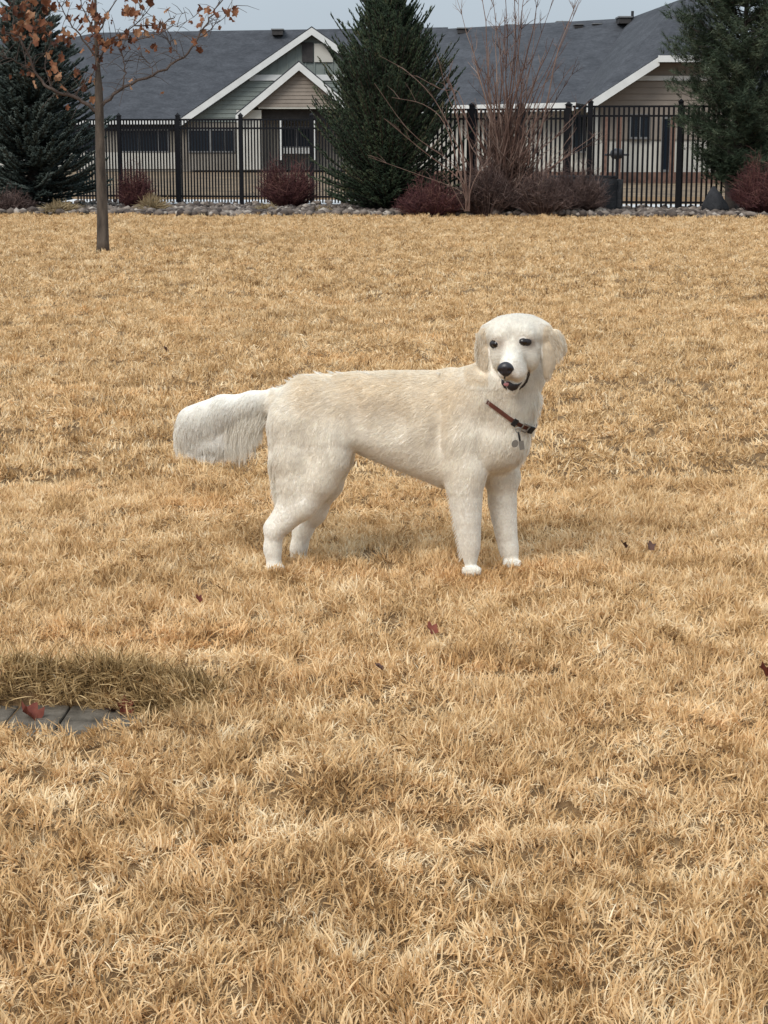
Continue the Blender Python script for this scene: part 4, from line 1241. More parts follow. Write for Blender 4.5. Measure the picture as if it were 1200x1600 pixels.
chain([C(524, 716, 24, .07), C(512, 756, 21, .08), C(492, 800, 15.5, .085), C(472, 832, 12, .088), C(467, 856, 10.5, .085), C(466, 868, 11, .085)], .03)
paw(469, 875, .078, 12.5)
# flank fold
cone(*C(545, 668, 26, -.03), *C(588, 676, 20, -.015), .04)
# shoulders and forelegs
ell(D(728, 655, -.062), (38*S, 24*S, 60*S), rotY(-8), .025)
chain([C(722, 690, 31, -.066), C(730, 738, 26, -.075), C(727, 764, 21.5, -.078), C(729, 790, 18.5, -.077), C(731, 814, 15.5, -.076), C(733, 836, 12.5, -.075), C(734.5, 854, 10.5, -.074), C(735, 874, 10.5, -.074)], .035)
ell(D(711, 758, -.075), (9*S, 12*S, 11*S), None, .02)
paw(737, 891, -.082, 13.5)
chain([C(770, 700, 34, .03), C(784, 745, 23, .05), C(785, 786, 17, .055), C(788, 812, 14, .055), C(791, 835, 11.5, .055), C(795, 858, 10, .053), C(797, 870, 10, .05)], .04)
paw(800, 880, .04, 12.5)
# waist hollow and the groove behind the shoulder
ell(D(588, 662, -.128), (46*S, 17*S, 30*S), rotY(-10), .045, True)
ell(D(688, 672, -.142), (9*S, 19*S, 58*S), rotY(4), .035, True)
ell(D(556, 640, -.132), (12*S, 18*S, 40*S), rotY(-16), .04, True)
# chest and neck
ell(D(784, 690, -.025), (37*S, 40*S, 42*S), None, .035)
ell(D(766, 706, -.06), (20*S, 20*S, 22*S), None, .03)
chain([C(725, 622, 38), C(766, 610, 40, -.03), C(800, 588, 36, -.035)], .05)
chain([C(802, 586, 46, .0), C(797, 632, 38, -.02), C(786, 685, 36, -.03)], .04)
# tail
chain([C(432, 625, 18), C(395, 630, 17), C(350, 640, 21), C(302, 656, 21)], .02)
ell(D(340, 667), (62*S, 14*S, 38*S), rotY(-6), .03)
# head, built in its own frame: x right, -y forwards, z up
HO = np.array(at(806.5, 539, 5.365))
yaw, pit_, rol = math.radians(-11), math.radians(6), math.radians(-3)
HR = np.array(Matrix.Rotation(yaw, 3, 'Z') @ Matrix.Rotation(pit_, 3, 'X') @ Matrix.Rotation(rol, 3, 'Y'))
def Hd(x, y, z): return HO + HR @ np.array([x, y, z])
ell(Hd(0, .012, .014), (.074, .088, .066), HR, .02)
ell(Hd(0, .016, .030), (.070, .070, .050), HR, .03)
for sx in (-1, 1): ell(Hd(sx * .044, .010, .047), (.034, .046, .032), HR, .02)
ell(Hd(-.032, -.048, .038), (.031, .030, .026), HR, .02)
ell(Hd(.032, -.048, .038), (.031, .030, .026), HR, .02)
ell(Hd(-.038, -.024, -.028), (.034, .054, .046), HR, .025)
ell(Hd(.038, -.024, -.028), (.034, .054, .046), HR, .025)
cone(Hd(0, -.045, -.004), .037, Hd(0, -.138, -.026), .027, .025)
ell(Hd(0, -.128, -.038), (.034, .046, .030), HR, .015)
ell(Hd(-.018, -.120, -.052), (.023, .044, .022), HR, .012)
ell(Hd(.018, -.118, -.054), (.024, .050, .026), HR, .012)
cone(Hd(0, -.04, -.074), .035, Hd(0, -.120, -.093), .020, .010)
cone(Hd(0, .045, -.05), .045, Hd(0, .09, -.11), .055, .03)
# ears: flaps that hang from the upper corners of the skull
for sx in (-1, 1):
    ell(Hd(sx * .074, .006, .038), (.026, .032, .028), HR, .02)
    rt = lambda a: HR @ np.array(Matrix.Rotation(math.radians(sx * a), 3, 'Y')) @ np.array(Matrix.Rotation(math.radians(sx * 30), 3, 'Z'))
    ell(Hd(sx * .091, .000, .012), (.024, .016, .050), rt(-8), .012)
    ell(Hd(sx * .098, -.008, -.028), (.025, .014, .044), rt(2), .008)
    ell(Hd(sx * .094, -.012, -.062), (.017, .012, .040), rt(6), .008)
ell(Hd(.124, .006, .006), (.020, .013, .040), HR @ np.array(Matrix.Rotation(math.radians(-20), 3, 'Y')), .012)
# eye sockets


def surface_nets(f):
    s = f < 0
    nxg, nyg, nzg = f.shape
    cells = np.zeros((nxg - 1, nyg - 1, nzg - 1), np.int8)
    corners = [(i, j, k) for i in (0, 1) for j in (0, 1) for k in (0, 1)]
    for (i, j, k) in corners: cells += s[i:nxg - 1 + i, j:nyg - 1 + j, k:nzg - 1 + k]
    act = (cells > 0) & (cells < 8)
    I = np.argwhere(act); idx = np.full(act.shape, -1, np.int64); idx[act] = np.arange(len(I))
    acc = np.zeros((len(I), 3)); cnt = np.zeros(len(I))
    for a in range(8):
        for b in range(a + 1, 8):
            ca, cb = np.array(corners[a]), np.array(corners[b])
            if np.abs(ca - cb).sum() != 1: continue
            A = f[tuple((I + ca).T)]; B = f[tuple((I + cb).T)]
            m = (A < 0) != (B < 0); t = np.where(m, A / np.where(m, A - B, 1), 0)
            acc[m] += (ca + t[:, None] * (cb - ca))[m]; cnt[m] += 1
    V = lo + (I + acc / cnt[:, None] + .5) * VOX
    quads = []
    for ax in range(3):
        u, v = (ax + 1) % 3, (ax + 2) % 3
        sl0 = [slice(1, -1)] * 3; sl0[ax] = slice(0, -1); sl1 = list(sl0); sl1[ax] = slice(1, None)
        s0 = s[tuple(sl0)]; s1 = s[tuple(sl1)]
        for (cond, flip) in ((s0 & ~s1, False), (~s0 & s1, True)):
            E = np.argwhere(cond)
            E[:, u] += 1; E[:, v] += 1
            def cell(du, dv):
                q = E.copy(); q[:, u] += du; q[:, v] += dv
                return idx[tuple(q.T)]
            Q = np.stack([cell(-1, -1), cell(0, -1), cell(0, 0), cell(-1, 0)], 1)
            if flip: Q = Q[:, ::-1]
            quads.append(Q)
    Q = np.vstack(quads); Q = Q[(Q >= 0).all(1)]
    return V, Q
BV, BQ = surface_nets(FLD)
# light smoothing
def vsmooth(V, Q, it):
    e = np.vstack([Q[:, [0, 1]], Q[:, [1, 2]], Q[:, [2, 3]], Q[:, [3, 0]]])
    deg = np.zeros(len(V)); np.add.at(deg, e[:, 0], 1); np.add.at(deg, e[:, 1], 1)
    for _ in range(it):
        a = np.zeros_like(V); np.add.at(a, e[:, 0], V[e[:, 1]]); np.add.at(a, e[:, 1], V[e[:, 0]])
        V = V * .5 + .5 * a / deg[:, None]
    return V
BV = vsmooth(BV, BQ, 2)
BT = np.vstack([BQ[:, [0, 1, 2]], BQ[:, [0, 2, 3]]])
fn = np.cross(BV[BT[:, 1]] - BV[BT[:, 0]], BV[BT[:, 2]] - BV[BT[:, 0]])
BN = np.zeros_like(BV)
for i in range(3): np.add.at(BN, BT[:, i], fn)
BN /= np.linalg.norm(BN, axis=1, keepdims=True) + 1e-12
bvh = BVHTree.FromPolygons(BV.tolist(), BQ.tolist())
def hit(px, py):
    d = (at(px, py, 5.0) - Vector((0, 0, CAM_H))).normalized()
    h, n, _, _ = bvh.ray_cast(Vector((0, 0, CAM_H)), d)
    return (h, n, d) if h is not None else (at(px, py, 5.3), Vector((0, -1, 0)), d)

# coat colour plus painted ear and eye shading, laid out on the body in picture-plane coordinates of the side view
HL = (BV - HO) @ HR
def coat(P):
    px, py = proj(P)
    hl = (P - HO) @ HR
    base = np.array([.93, .87, .77]); gold = np.array([.875, .765, .60]); white = np.array([.94, .905, .84])
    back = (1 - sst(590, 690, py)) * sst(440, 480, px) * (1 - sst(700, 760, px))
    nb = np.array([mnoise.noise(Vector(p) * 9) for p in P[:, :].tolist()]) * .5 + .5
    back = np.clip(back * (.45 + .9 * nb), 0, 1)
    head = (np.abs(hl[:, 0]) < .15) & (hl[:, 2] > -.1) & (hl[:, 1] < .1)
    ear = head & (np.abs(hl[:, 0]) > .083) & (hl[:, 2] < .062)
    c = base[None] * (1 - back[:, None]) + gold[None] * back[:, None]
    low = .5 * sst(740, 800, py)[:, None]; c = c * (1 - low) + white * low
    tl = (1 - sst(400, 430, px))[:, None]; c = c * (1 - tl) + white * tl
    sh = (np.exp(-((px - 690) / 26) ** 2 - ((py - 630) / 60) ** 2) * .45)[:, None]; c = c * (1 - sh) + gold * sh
    e = (ear * (.4 + .6 * nb))[:, None]; c = c * (1 - e) + gold * e  # tan ears, tint strengthened to carry the crease shade in the colour
    fce = (head & ~ear)[:, None] * .5; c = c * (1 - fce) + white * fce
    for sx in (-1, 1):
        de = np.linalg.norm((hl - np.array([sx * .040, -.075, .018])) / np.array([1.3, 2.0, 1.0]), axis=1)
        k = (np.exp(-(de / .016) ** 2) * .55)[:, None]; c = c * (1 - k) + np.array([.40, .27, .17]) * k  # brown fur round the eyes, with brow shading put into its colour too
    dn_ = np.linalg.norm(hl - np.array([0, -.165, -.05]), axis=1); k = (np.exp(-(dn_ / .026) ** 2) * .5 * (head > 0))[:, None]; c = c * (1 - k) + np.array([.42, .34, .28]) * k
    return c, px, py, hl, head, ear, nb

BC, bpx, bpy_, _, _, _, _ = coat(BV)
m_, nt_, b_ = mat_new('dog_skin')
a_ = nt_.nodes.new('ShaderNodeAttribute'); a_.attribute_name = 'coat'
nt_.links.new(a_.outputs['Color'], b_.inputs['Base Color']); b_.inputs['Roughness'].default_value = .9; b_.inputs['Specular IOR Level'].default_value = .1
M['dog_skin'] = m_
m_, nt_, b_ = mat_new('dog_fur')
a_ = nt_.nodes.new('ShaderNodeAttribute'); a_.attribute_name = 'coat'
nt_.links.new(a_.outputs['Color'], b_.inputs['Base Color']); b_.inputs['Roughness'].default_value = .6; b_.inputs['Specular IOR Level'].default_value = .2
t_ = nt_.nodes.new('ShaderNodeBsdfTranslucent'); nt_.links.new(a_.outputs['Color'], t_.inputs[0])
x_ = nt_.nodes.new('ShaderNodeMixShader'); x_.inputs[0].default_value = .4
nt_.links.new(b_.outputs[0], x_.inputs[1]); nt_.links.new(t_.outputs[0], x_.inputs[2]); nt_.links.new(x_.outputs[0], nt_.nodes['Material Output'].inputs[0])
M['dog_fur'] = m_
m_, nt_, b_ = mat_new('dog_nose'); b_.inputs['Base Color'].default_value = (.018, .015, .018, 1); b_.inputs['Roughness'].default_value = .38; M['nose'] = m_
m_, nt_, b_ = mat_new('dog_lip'); b_.inputs['Base Color'].default_value = (.014, .010, .011, 1); b_.inputs['Roughness'].default_value = .5; M['lip'] = m_
m_, nt_, b_ = mat_new('dog_eye'); b_.inputs['Base Color'].default_value = (.012, .006, .004, 1); b_.inputs['Roughness'].default_value = .08; M['eye'] = m_
m_, nt_, b_ = mat_new('dog_tongue'); b_.inputs['Base Color'].default_value = (.42, .17, .17, 1); b_.inputs['Roughness'].default_value = .4; M['tongue'] = m_
M['leather'] = noisy('brown_leather', (.07, .022, .014), (.13, .04, .024), 60, .6, .3)
M['black_web'] = noisy('black_webbing', (.012, .010, .010), (.022, .02, .02), 90, .7, .2)
m_, nt_, b_ = mat_new('tag_metal'); b_.inputs['Base Color'].default_value = (.26, .25, .23, 1); b_.inputs['Metallic'].default_value = .8; b_.inputs['Roughness'].default_value = .4; M['tag'] = m_

dog = thing('dog', 'cream golden retriever standing side on, looking at the camera', 'dog', (float(D(590, 880)[0]), 5.5, 0.0))
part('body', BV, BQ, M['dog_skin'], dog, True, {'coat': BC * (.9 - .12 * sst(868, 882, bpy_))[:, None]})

# ---- fur
def fur(nstr, seed):
    r = np.random.default_rng(seed)
    area = np.linalg.norm(fn, axis=1)
    cen = BV[BT].mean(1)
    px, py = proj(cen); hl = (cen - HO) @ HR
    headm = (np.abs(hl[:, 0]) < .16) & (hl[:, 2] > -.11) & (hl[:, 1] < .1)
    w = area * np.where(headm, 2.6, 1.0) * (1 + 1.2 * sst(700, 870, py) + 1.5 * sst(872, 884, py)) * np.where((px < 425) & (py < 740), 1.5, 1.0)
    w /= w.sum()
    t = r.choice(len(BT), nstr, p=w)
    u = r.uniform(size=(nstr, 2)); f = u.sum(1) > 1; u[f] = 1 - u[f]
    A, B, Cc = BV[BT[t, 0]], BV[BT[t, 1]], BV[BT[t, 2]]
    P = A + u[:, :1] * (B - A) + u[:, 1:] * (Cc - A)
    Nn = BN[BT[t, 0]] * (1 - u.sum(1, keepdims=True)) + BN[BT[t, 1]] * u[:, :1] + BN[BT[t, 2]] * u[:, 1:]
    Nn /= np.linalg.norm(Nn, axis=1, keepdims=True)
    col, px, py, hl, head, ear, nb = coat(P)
    n = nstr
    # keep eyes, nose and mouth free
    keep = np.ones(n, bool)
    for (ex, ey, er) in ((775.5, 537.5, 6.5), (817, 534, 7.5), (790, 577, 13)):
        keep &= ~(((px - ex) ** 2 + (py - ey) ** 2 < er * er) & head & (hl[:, 1] < -.03))
    LIP = np.array([(783, 595), (788, 604), (797, 609), (808, 609), (818, 603), (823, 594), (827, 583)], float)
    dl = np.full(n, 1e9)
    for a, b in zip(LIP[:-1], LIP[1:]):
        ba = b - a; q = np.stack([px, py], 1) - a; h = np.clip(q @ ba / (ba @ ba), 0, 1); dl = np.minimum(dl, np.linalg.norm(q - h[:, None] * ba, axis=1))
    keep &= ~((dl < 4.5) & head & (hl[:, 1] < -.03))
    # combing direction
    comb = np.tile(np.array([-1.0, 0, -.35]), (n, 1))
    def blend(mask, d):
        nonlocal comb
        comb = comb * (1 - mask[:, None]) + np.asarray(d) * mask[:, None]
    blend(sst(640, 720, py) * .6, (-.6, 0, -1.0))
    blend(sst(690, 760, px) * sst(560, 600, py), (-.25, -.1, -1.0))
    blend((1 - sst(540, 570, px)) * sst(620, 680, py), (-.35, 0, -1.0))
    blend(sst(750, 790, py), (-.05, 0, -1.0))
    tail = (1 - sst(415, 440, px)) * (1 - sst(735, 760, py))
    blend(tail, (-.55, 0, -.8))
    blend(tail * sst(630, 660, py), (-.12, 0, -1.0))
    hm = head.astype(float)
    d = P - Hd(0, -.18, -.01); d /= np.linalg.norm(d, axis=1, keepdims=True)
    comb = comb * (1 - hm[:, None]) + d * hm[:, None]
    sd = (hm * sst(.045, .07, np.abs(hl[:, 0])) * sst(-.02, .02, hl[:, 2]))[:, None] * .85; comb = comb * (1 - sd) + np.array([0, 0, -1.0]) * sd
    em = ear.astype(float); comb = comb * (1 - em[:, None]) + np.array([.0, 0, -1.0]) * em[:, None]
    low_face = (head & (hl[:, 2] < -.05) & (hl[:, 1] > -.09)).astype(float) * .6
    comb = comb * (1 - low_face[:, None]) + np.array([0, 0, -1.0]) * low_face[:, None]
    # length
    L = np.full(n, .021)
    L = np.where(py < 600, .025, L)
    L = L * (1 - .62 * sst(680, 810, py))
    L += .010 * np.exp(-((px - 428) / 16) ** 2) * sst(630, 670, py) * (1 - sst(740, 800, py))    # breeches
    L += .007 * sst(750, 790, px) * sst(590, 620, py) * (1 - sst(720, 760, py))                  # chest ruff
    L += .004 * np.exp(-((px - 702) / 12) ** 2) * sst(720, 750, py)                               # back of the foreleg
    L = np.where(tail > .5, .030 + .022 * sst(640, 690, py) , L)
    L = np.where(head, np.clip(.0065 + (hl[:, 1] + .15) * .07, .005, .018), L)
    L = np.where(ear, .022, L)
    L *= r.uniform(.7, 1.15, n)
    lift = np.full(n, .34); lift = np.where(head, .36, lift); lift = lift + .12 * sst(700, 800, py) + .25 * (head & (hl[:, 1] < -.06)); lift = np.where(tail > .5, .3, lift)
    # waves: low-frequency deflection so that locks lie together
    Q = P * 26
    wv = np.array([mnoise.noise_vector(Vector(q)) for q in Q.tolist()])
    wv2 = np.array([mnoise.noise_vector(Vector(q)) for q in (P * 70 + 5).tolist()])
    comb = comb / np.linalg.norm(comb, axis=1, keepdims=True)
    tang = comb - (comb * Nn).sum(1, keepdims=True) * Nn
    tang /= np.linalg.norm(tang, axis=1, keepdims=True) + 1e-6
    amp = np.where(head & ~ear, .14, .40)[:, None]
    wv = wv + wv2 * .7; wv = wv - (wv * Nn).sum(1, keepdims=True) * Nn
    tang = tang + wv * amp
    K = 6
    pts = np.zeros((n, K, 3)); pts[:, 0] = P - Nn * .0003
    grav = np.array([0, 0, -1.0])
    for i in range(1, K):
        t_ = i / (K - 1)
        dd = tang + Nn * (lift * (1 - .8 * t_))[:, None] + (grav - Nn * (Nn @ grav)[:, None] * (tail < .5)[:, None]) * (.2 + .35 * (tail > .5))[:, None] * t_
        dd /= np.linalg.norm(dd, axis=1, keepdims=True)
        pts[:, i] = pts[:, i - 1] + dd * (L / (K - 1))[:, None]
    # clump tips
    key = np.floor(P / .0075 + r.normal(0, .35, P.shape)).astype(np.int64); hsh = key[:, 0] * 73856093 ^ key[:, 1] * 19349663 ^ key[:, 2] * 83492791
    _, inv = np.unique(hsh, return_inverse=True); m = inv.max() + 1
    tipc = np.zeros((m, 3)); cnt = np.zeros(m); np.add.at(tipc, inv, pts[:, -1]); np.add.at(cnt, inv, 1); tipc /= cnt[:, None]
    midc = np.zeros((m, 3)); np.add.at(midc, inv, pts[:, 3]); midc /= cnt[:, None]
    for i in range(1, K):
        t_ = i / (K - 1); cfac = (np.where(head & ~ear, .15, .5) * t_ ** 1.5)[:, None]
        target = tipc[inv] * t_ + midc[inv] * (1 - t_) if i >= 3 else midc[inv]
        if i >= 3: pts[:, i] = pts[:, i] * (1 - cfac) + target * cfac
    cb = r.uniform(.90, 1.04, m)[inv][:, None]; col = col * cb
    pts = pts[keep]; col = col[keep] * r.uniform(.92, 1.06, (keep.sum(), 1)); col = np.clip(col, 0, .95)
    rad0 = np.where(head, .00042, .00055)[keep] * r.uniform(.8, 1.2, keep.sum())
    return pts, col, rad0

def fur_object(name, pts, col, rad0, parent):
    n, K, _ = pts.shape
    cv = bpy.data.hair_curves.new(name)
    cv.add_curves([K] * n)
    loc = np.array(wloc(parent))
    cv.position_data.foreach_set('vector', (pts - loc).astype(np.float32).ravel())
    prof = np.array([1.0, .95, .85, .7, .45, .12])[:K] if K == 6 else np.linspace(1, .12, K)
    rad = (rad0[:, None] * prof[None]).astype(np.float32).ravel()
    a = cv.attributes.get('radius') or cv.attributes.new('radius', 'FLOAT', 'POINT'); a.data.foreach_set('value', rad)
    a = cv.attributes.new('coat', 'FLOAT_COLOR', 'CURVE'); a.data.foreach_set('color', np.hstack([col, np.ones((n, 1))]).astype(np.float32).ravel())
    cv.materials.append(M['dog_fur'])
    o = bpy.data.objects.new(name, cv); link(o, parent)
    return o
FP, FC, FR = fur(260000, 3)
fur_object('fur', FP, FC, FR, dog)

# long feathering that hangs from the tail, breeches and belly
def feathering():
    r = np.random.default_rng(17); out = []; cols = []; rads = []
    def lock(root, tip, n, spread, bend, rad=.0006):
        root = np.array(root); tip = np.array(tip)
        for _ in range(n):
            a = root + r.normal(0, spread, 3); b = tip + r.normal(0, spread * .45, 3) + (tip - root) * r.uniform(-.25, .05)
            c = a * .5 + b * .5 + np.array(bend) + r.normal(0, spread * .3, 3)
            t = np.linspace(0, 1, 6)[:, None]
            out.append((1 - t) ** 2 * a + 2 * t * (1 - t) * c + t * t * b)
            cols.append(np.array([.93, .89, .81]) * r.uniform(.92, 1.03)); rads.append(rad * r.uniform(.8, 1.2))
    # plume of the tail
    for i in range(230):
        f = r.uniform(); x = 415 - 135 * f
        top = float(np.interp(x, [275, 300, 340, 400, 415], [655, 640, 636, 630, 630]))
        bot = float(np.interp(x, [272, 290, 330, 360, 385, 400, 415], [706, 705, 709, 712, 716, 708, 690])) + 6 * math.sin(x * .35) * math.sin(x * .13) + r.normal(0, 4.5)
        dy = -.022 + abs(r.normal(0, .01))
        sw = -8 * (1 - f) - 2 + r.normal(0, 4)
        st = r.uniform(.0, .45)
        lock(D(x, top + (bot - top) * st, dy), D(x + sw, bot, dy * .7), 34, .008, (-.012, 0, .004))
    for (x, y) in ((288, 716), (383, 726), (374, 730), (398, 716), (292, 712)):
        lock(D(x + 4, y - 40), D(x, y), 40, .004, (-.006, 0, 0))
    # breeches
    for i in range(34):
        y = 650 + i * 3.6; x = float(np.interp(y, [650, 700, 760, 775], [424, 424, 430, 436]))
        lock(D(x + 6, y, -.05), D(x - 5, y + 24, -.055), 24, .005, (-.004, 0, 0))
    # belly fringe and elbow
    for i in range(30):
        x = 565 + i * 4.6; y = float(np.interp(x, [560, 600, 650, 700], [700, 721, 742, 758]))
        lock(D(x, y - 4, r.normal(-.01, .015)), D(x - 8, y + 8, r.normal(-.01, .015)), 12, .006, (0, 0, -.002))
    for i in range(24):
        y = 760 + i * 4.6; x = float(np.interp(y, [760, 870], [700, 722]))
        lock(D(x + 3, y, -.06), D(x - 4, y + 12, -.055), 14, .003, (0, 0, 0))
    # tufts along the back
    for i in range(46):
        x = 432 + i * 6.6; y = float(np.interp(x, [430, 460, 490, 540, 620, 700, 735], [611, 593, 585, 583, 587, 583, 577]))
        lock(D(x + 6, y + 4, r.normal(0, .02)), D(x - 9, y - r.uniform(-1, 6), r.normal(0, .02)), 14, .004, (0, 0, .003))
    # chest ruff and throat
    for i in range(40):
        y = 615 + r.uniform(0, 105); x = float(np.interp(y, [610, 660, 700, 725], [850, 834, 824, 812])) + r.uniform(-16, 0)
        lock(D(x - 2, y, -.05 + r.normal(0, .01)), D(x + 1, y + 22, -.055), 16, .006, (.004, 0, 0))
    return np.array(out), np.clip(np.array(cols), 0, .95), np.array(rads)
FP2, FC2, FR2 = feathering()
fur_object('feathering', FP2, FC2, FR2, dog)

# ---- ear hair: long soft locks over each ear flap
def ear_locks():
    r = np.random.default_rng(23); out = []; cols = []; rads = []
    for sx in (-1, 1):
        for i in range(1700):
            z0 = r.uniform(-.085, .045)
            q = Hd(sx * r.uniform(.088, .120 + .016 * (sx > 0) * (z0 > -.04) - .02 * (z0 < -.05)), -.014 + r.normal(0, .004), z0)
            L = r.uniform(.015, .028)
            wind = .45 * (sx > 0) * (z0 > -.03)
            v = np.array([wind * .9 + r.normal(0, .12) + sx * .05, r.normal(0, .12), -1.0]); v /= np.linalg.norm(v)
            ph = z0 * 60 + sx
            t = np.linspace(0, 1, 6)[:, None]
            cur = q + v * L * t + np.array([math.sin(ph) * .004, 0, 0]) * np.sin(t * 3.1)
            out.append(cur); cols.append((np.array([.80, .69, .54]) if r.uniform() < .45 else np.array([.87, .81, .70])) * r.uniform(.85, 1.05)); rads.append(.0005)
    return np.array(out), np.array(cols), np.array(rads)
a, b, c = ear_locks(); fur_object('ear_hair', a, b, c, dog)

# ---- face
import bmesh
def sphere_part(name, c, r, R, mat, parent, deform=None, u=20, v=14, **pr):
    bm = bmesh.new(); bmesh.ops.create_uvsphere(bm, u_segments=u, v_segments=v, radius=1.0)
    V = np.array([x.co[:] for x in bm.verts]); F = [[x.index for x in f.verts] for f in bm.faces]; bm.free()
    if deform is not None: V = deform(V)
    V = (V * np.asarray(r)) @ R.T + np.asarray(c)
    return part(name, V, F, mat, parent, True, **pr)
for (ex, ey, rr_) in ((775.5, 537.5, .0138), (817, 534, .0152)):
    h, n, d = hit(ex, ey); c = np.array(h + d * .0092)
    lid = sphere_part('eyelid', c + np.array(d) * .003, (rr_ * (1.5 if ex < 800 else 1.75), rr_ * 1.0, rr_ * 1.1), HR, M['lip'], dog)
    sphere_part('eyeball', c - np.array(d) * .0015, (rr_, rr_, rr_ * .92), HR, M['eye'], lid)
def nose_def(V):
    V = V.copy(); up_ = V[:, 2]
    V[:, 0] *= np.where(up_ > 0, 1 - .12 * up_, 1 + .45 * up_)        # narrower underneath
    for sx in (-1, 1):                                                 # nostrils
        d = np.sqrt((V[:, 0] - sx * .52) ** 2 + (V[:, 2] + .12) ** 2); V[:, 1] += np.where(V[:, 1] < 0, .42 * np.exp(-(d / .24) ** 2), 0)
    V[:, 1] += np.where(V[:, 1] < 0, .14 * np.exp(-(V[:, 0] / .1) ** 2) * (V[:, 2] < .3), 0)
    return V
h, n, d = hit(790, 577)
sphere_part('nose', np.array(h) + np.array(d) * .002, (.0255, .016, .0225), HR, M['nose'], dog, nose_def, 32, 24)
# lips: a dark rim following the slit on the surface of the muzzle
def surf_path(pxs, inset):
    out = []
    for (x, y) in pxs:
        h, n, d = hit(x, y); out.append(h - n * inset)
    return out
from mathutils.geometry import tessellate_polygon
def surf_patch(name, outline, lift_, mat, parent, step=1.2):
    o = np.array(outline, float)
    def inside(x, y):
        c = False; j = len(o) - 1
        for i in range(len(o)):
            if ((o[i][1] > y) != (o[j][1] > y)) and (x < (o[j][0] - o[i][0]) * (y - o[i][1]) / (o[j][1] - o[i][1]) + o[i][0]): c = not c
            j = i
        return c
    x0, y0 = o.min(0) - step; x1, y1 = o.max(0) + step
    nx_, ny_ = int((x1 - x0) / step) + 1, int((y1 - y0) / step) + 1
    V = []; ids = {}; F = []
    def vid(i, j):
        if (i, j) not in ids:
            h, n, d = hit(x0 + i * step, y0 + j * step); ids[(i, j)] = len(V); V.append(tuple(h - d * lift_))
        return ids[(i, j)]
    for i in range(nx_):
        for j in range(ny_):
            if inside(x0 + (i + .5) * step, y0 + (j + .5) * step): F.append((vid(i, j), vid(i, j + 1), vid(i + 1, j + 1), vid(i + 1, j)))
    o_ = part(name, V, F, mat, parent, True)
    md = o_.modifiers.new('thick', 'SOLIDIFY'); md.thickness = .004; md.offset = 0
    sm = o_.modifiers.new('smooth', 'SMOOTH'); sm.iterations = 4
    return o_
surf_patch('mouth', [(783, 592), (789, 594.5), (796, 596.5), (803, 600), (809, 600), (815, 597), (819.5, 591), (824, 583), (826, 577), (828, 578), (827.5, 587), (824, 597), (819, 604), (812, 609), (803, 611), (794, 610), (787, 606), (783, 599)], .0035, M['lip'], dog, 1.0)
h, n, d = hit(793.5, 600.5)
sphere_part('tongue', np.array(h) - np.array(d) * .004, (.0130, .004, .0062), HR, M['tongue'], dog)
m = MB(); q = surf_path([(789, 587), (788.5, 591), (789, 596)], 0); m.tube([Vector(a) - d * .003 for a in q], [.003, .0022, .0025], 6); m.build('philtrum', M['lip'], dog, smooth=True)

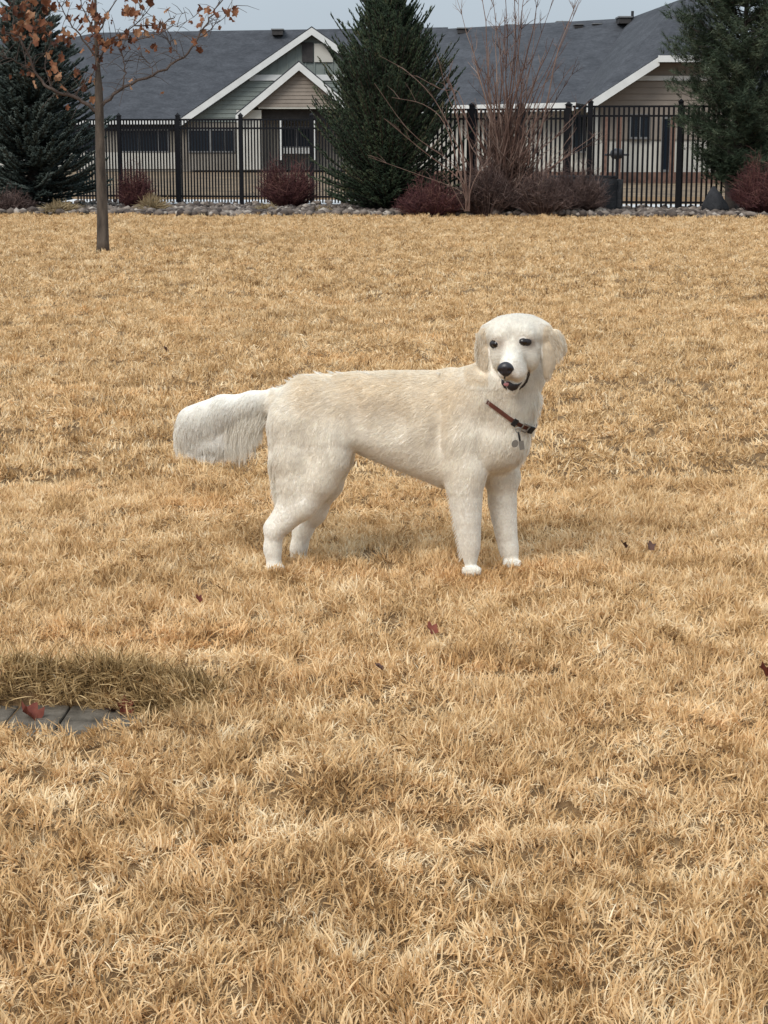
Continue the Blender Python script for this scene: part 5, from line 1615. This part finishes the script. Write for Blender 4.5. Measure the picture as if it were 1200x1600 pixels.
# ---- collar: a strap that runs round the neck
def collar():
    c0 = np.array(at(795, 634, 5.44)); ax = D(806, 590, -.05) - D(786, 655, -.035)
    # strap plane: image direction from upper left to lower right, plus depth
    e1 = np.array(at(835, 668, 5.44)) - np.array(at(755, 611, 5.44)); e1 /= np.linalg.norm(e1)
    e2 = np.array([0, 1.0, 0.25]); e2 -= e1 * (e2 @ e1); e2 /= np.linalg.norm(e2)
    nz = np.cross(e1, e2); nz = nz if nz[2] > 0 else -nz
    pts = []; nr = []
    N = 72
    for i in range(N):
        th = 2 * math.pi * i / N; dr = e1 * math.cos(th) + e2 * math.sin(th)
        o = Vector(c0 + dr * .35); h, n, _, _ = bvh.ray_cast(o, Vector(-dr))
        R = (np.array(h) - c0) @ dr if h is not None else .09
        pts.append(min(R, .13)); nr.append(dr)
    R = np.array(pts)
    for _ in range(6): R = np.maximum(R, .5 * R + .25 * (np.roll(R, 1) + np.roll(R, -1)))
    for _ in range(3): R = .5 * R + .25 * (np.roll(R, 1) + np.roll(R, -1))
    R += .0015 + .0085 * sst(-.55, .35, np.array([d_ @ e1 for d_ in nr]))
    w, th_ = .0062, .003
    V = []; F = []
    for i in range(N):
        p = c0 + nr[i] * R[i]
        for (a, b) in ((-w, 0), (w, 0), (w, th_), (-w, th_)): V.append(p + nz * a + nr[i] * b)
    for i in range(N):
        j = (i + 1) % N
        for k in range(4): F.append((4 * i + k, 4 * i + (k + 1) % 4, 4 * j + (k + 1) % 4, 4 * j + k))
    root = thing('dog_collar', 'brown leather collar with buckle and hanging tags on the dog', 'collar', tuple(c0))
    part('strap', V, F, M['leather'], root, False)
    # front position nearest the camera at photo column 812
    def at_px(x):
        best = None
        for i in range(N):
            p = c0 + nr[i] * (R[i] + .004)
            if p[1] > 5.46: continue
            qx, qy = proj(p[None]); d = abs(qx[0] - x)
            if best is None or d < best[0]: best = (d, i, p)
        return best[2], nr[best[1]]
    p, dr = at_px(820); side = np.cross(nz, dr); side /= np.linalg.norm(side)
    # buckle: open rectangle of metal, with black webbing around
    m = MB()
    for (a0, b0, a1, b1) in ((-.012, -.0125, .012, -.0125), (.012, -.0125, .012, .0125), (.012, .0125, -.012, .0125), (-.012, .0125, -.012, -.0125)):
        m.tube([Vector(p + side * a0 + nz * b0 + dr * .004), Vector(p + side * a1 + nz * b1 + dr * .004)], .0022, 6)
    m.build('buckle', M['tag'], root)
    p2, dr2 = at_px(830); s2 = np.cross(nz, dr2); s2 /= np.linalg.norm(s2)
    for (pp, d_, s_, l) in ((p2, dr2, s2, .010), (at_px(806)[0], at_px(806)[1], np.cross(nz, at_px(806)[1]), .007)):
        m = MB(); V = [pp + s_ * a + nz * b + d_ * c for a in (-l, l) for b in (-.0115, .0115) for c in (0, .006)]
        m.add(V, [(0, 1, 3, 2), (4, 6, 7, 5), (0, 4, 5, 1), (2, 3, 7, 6), (0, 2, 6, 4), (1, 5, 7, 3)]); m.build('keeper', M['black_web'], root)
    p3, d3 = at_px(808)
    dn = np.array([0, 0, -1.0])
    m = MB(); q = p3 + d3 * .014 + dn * .012
    m.tube([Vector(q + np.array([math.cos(a) * .008, 0, math.sin(a) * .008])) for a in np.linspace(0, 6.28, 13)], .0015, 5); m.build('ring', M['tag'], root)
    # tag strap
    m = MB(); m.tube([Vector(q + dn * .006), Vector(q + dn * .02 + [.003, -.002, 0]), Vector(q + dn * .036 + [.006, -.001, 0])], [.003, .0035, .003], 5); m.build('tag_cord', M['black_web'], root)
    def tag(c, w_, h_, ang, rnd):
        k = 14; o = []
        for i in range(k):
            t = 2 * math.pi * i / k; x = math.cos(t) * w_; z = math.sin(t) * h_
            if not rnd: x = max(-w_ * .85, min(w_ * .85, x * 1.3)); z = max(-h_ * .9, min(h_ * .9, z * 1.2))
            o.append(Vector(c) + Vector((x * math.cos(ang) - z * math.sin(ang), 0, x * math.sin(ang) + z * math.cos(ang))))
        m = MB(); m.prism(o, (0, .0018, 0)); m.build('tag', M['tag'], root)
    tag(q + dn * .045 + [.010, -.010, 0], .009, .015, .15, False)
    tag(q + dn * .040 + [-.010, -.009, 0], .010, .012, -.5, True)
collar()
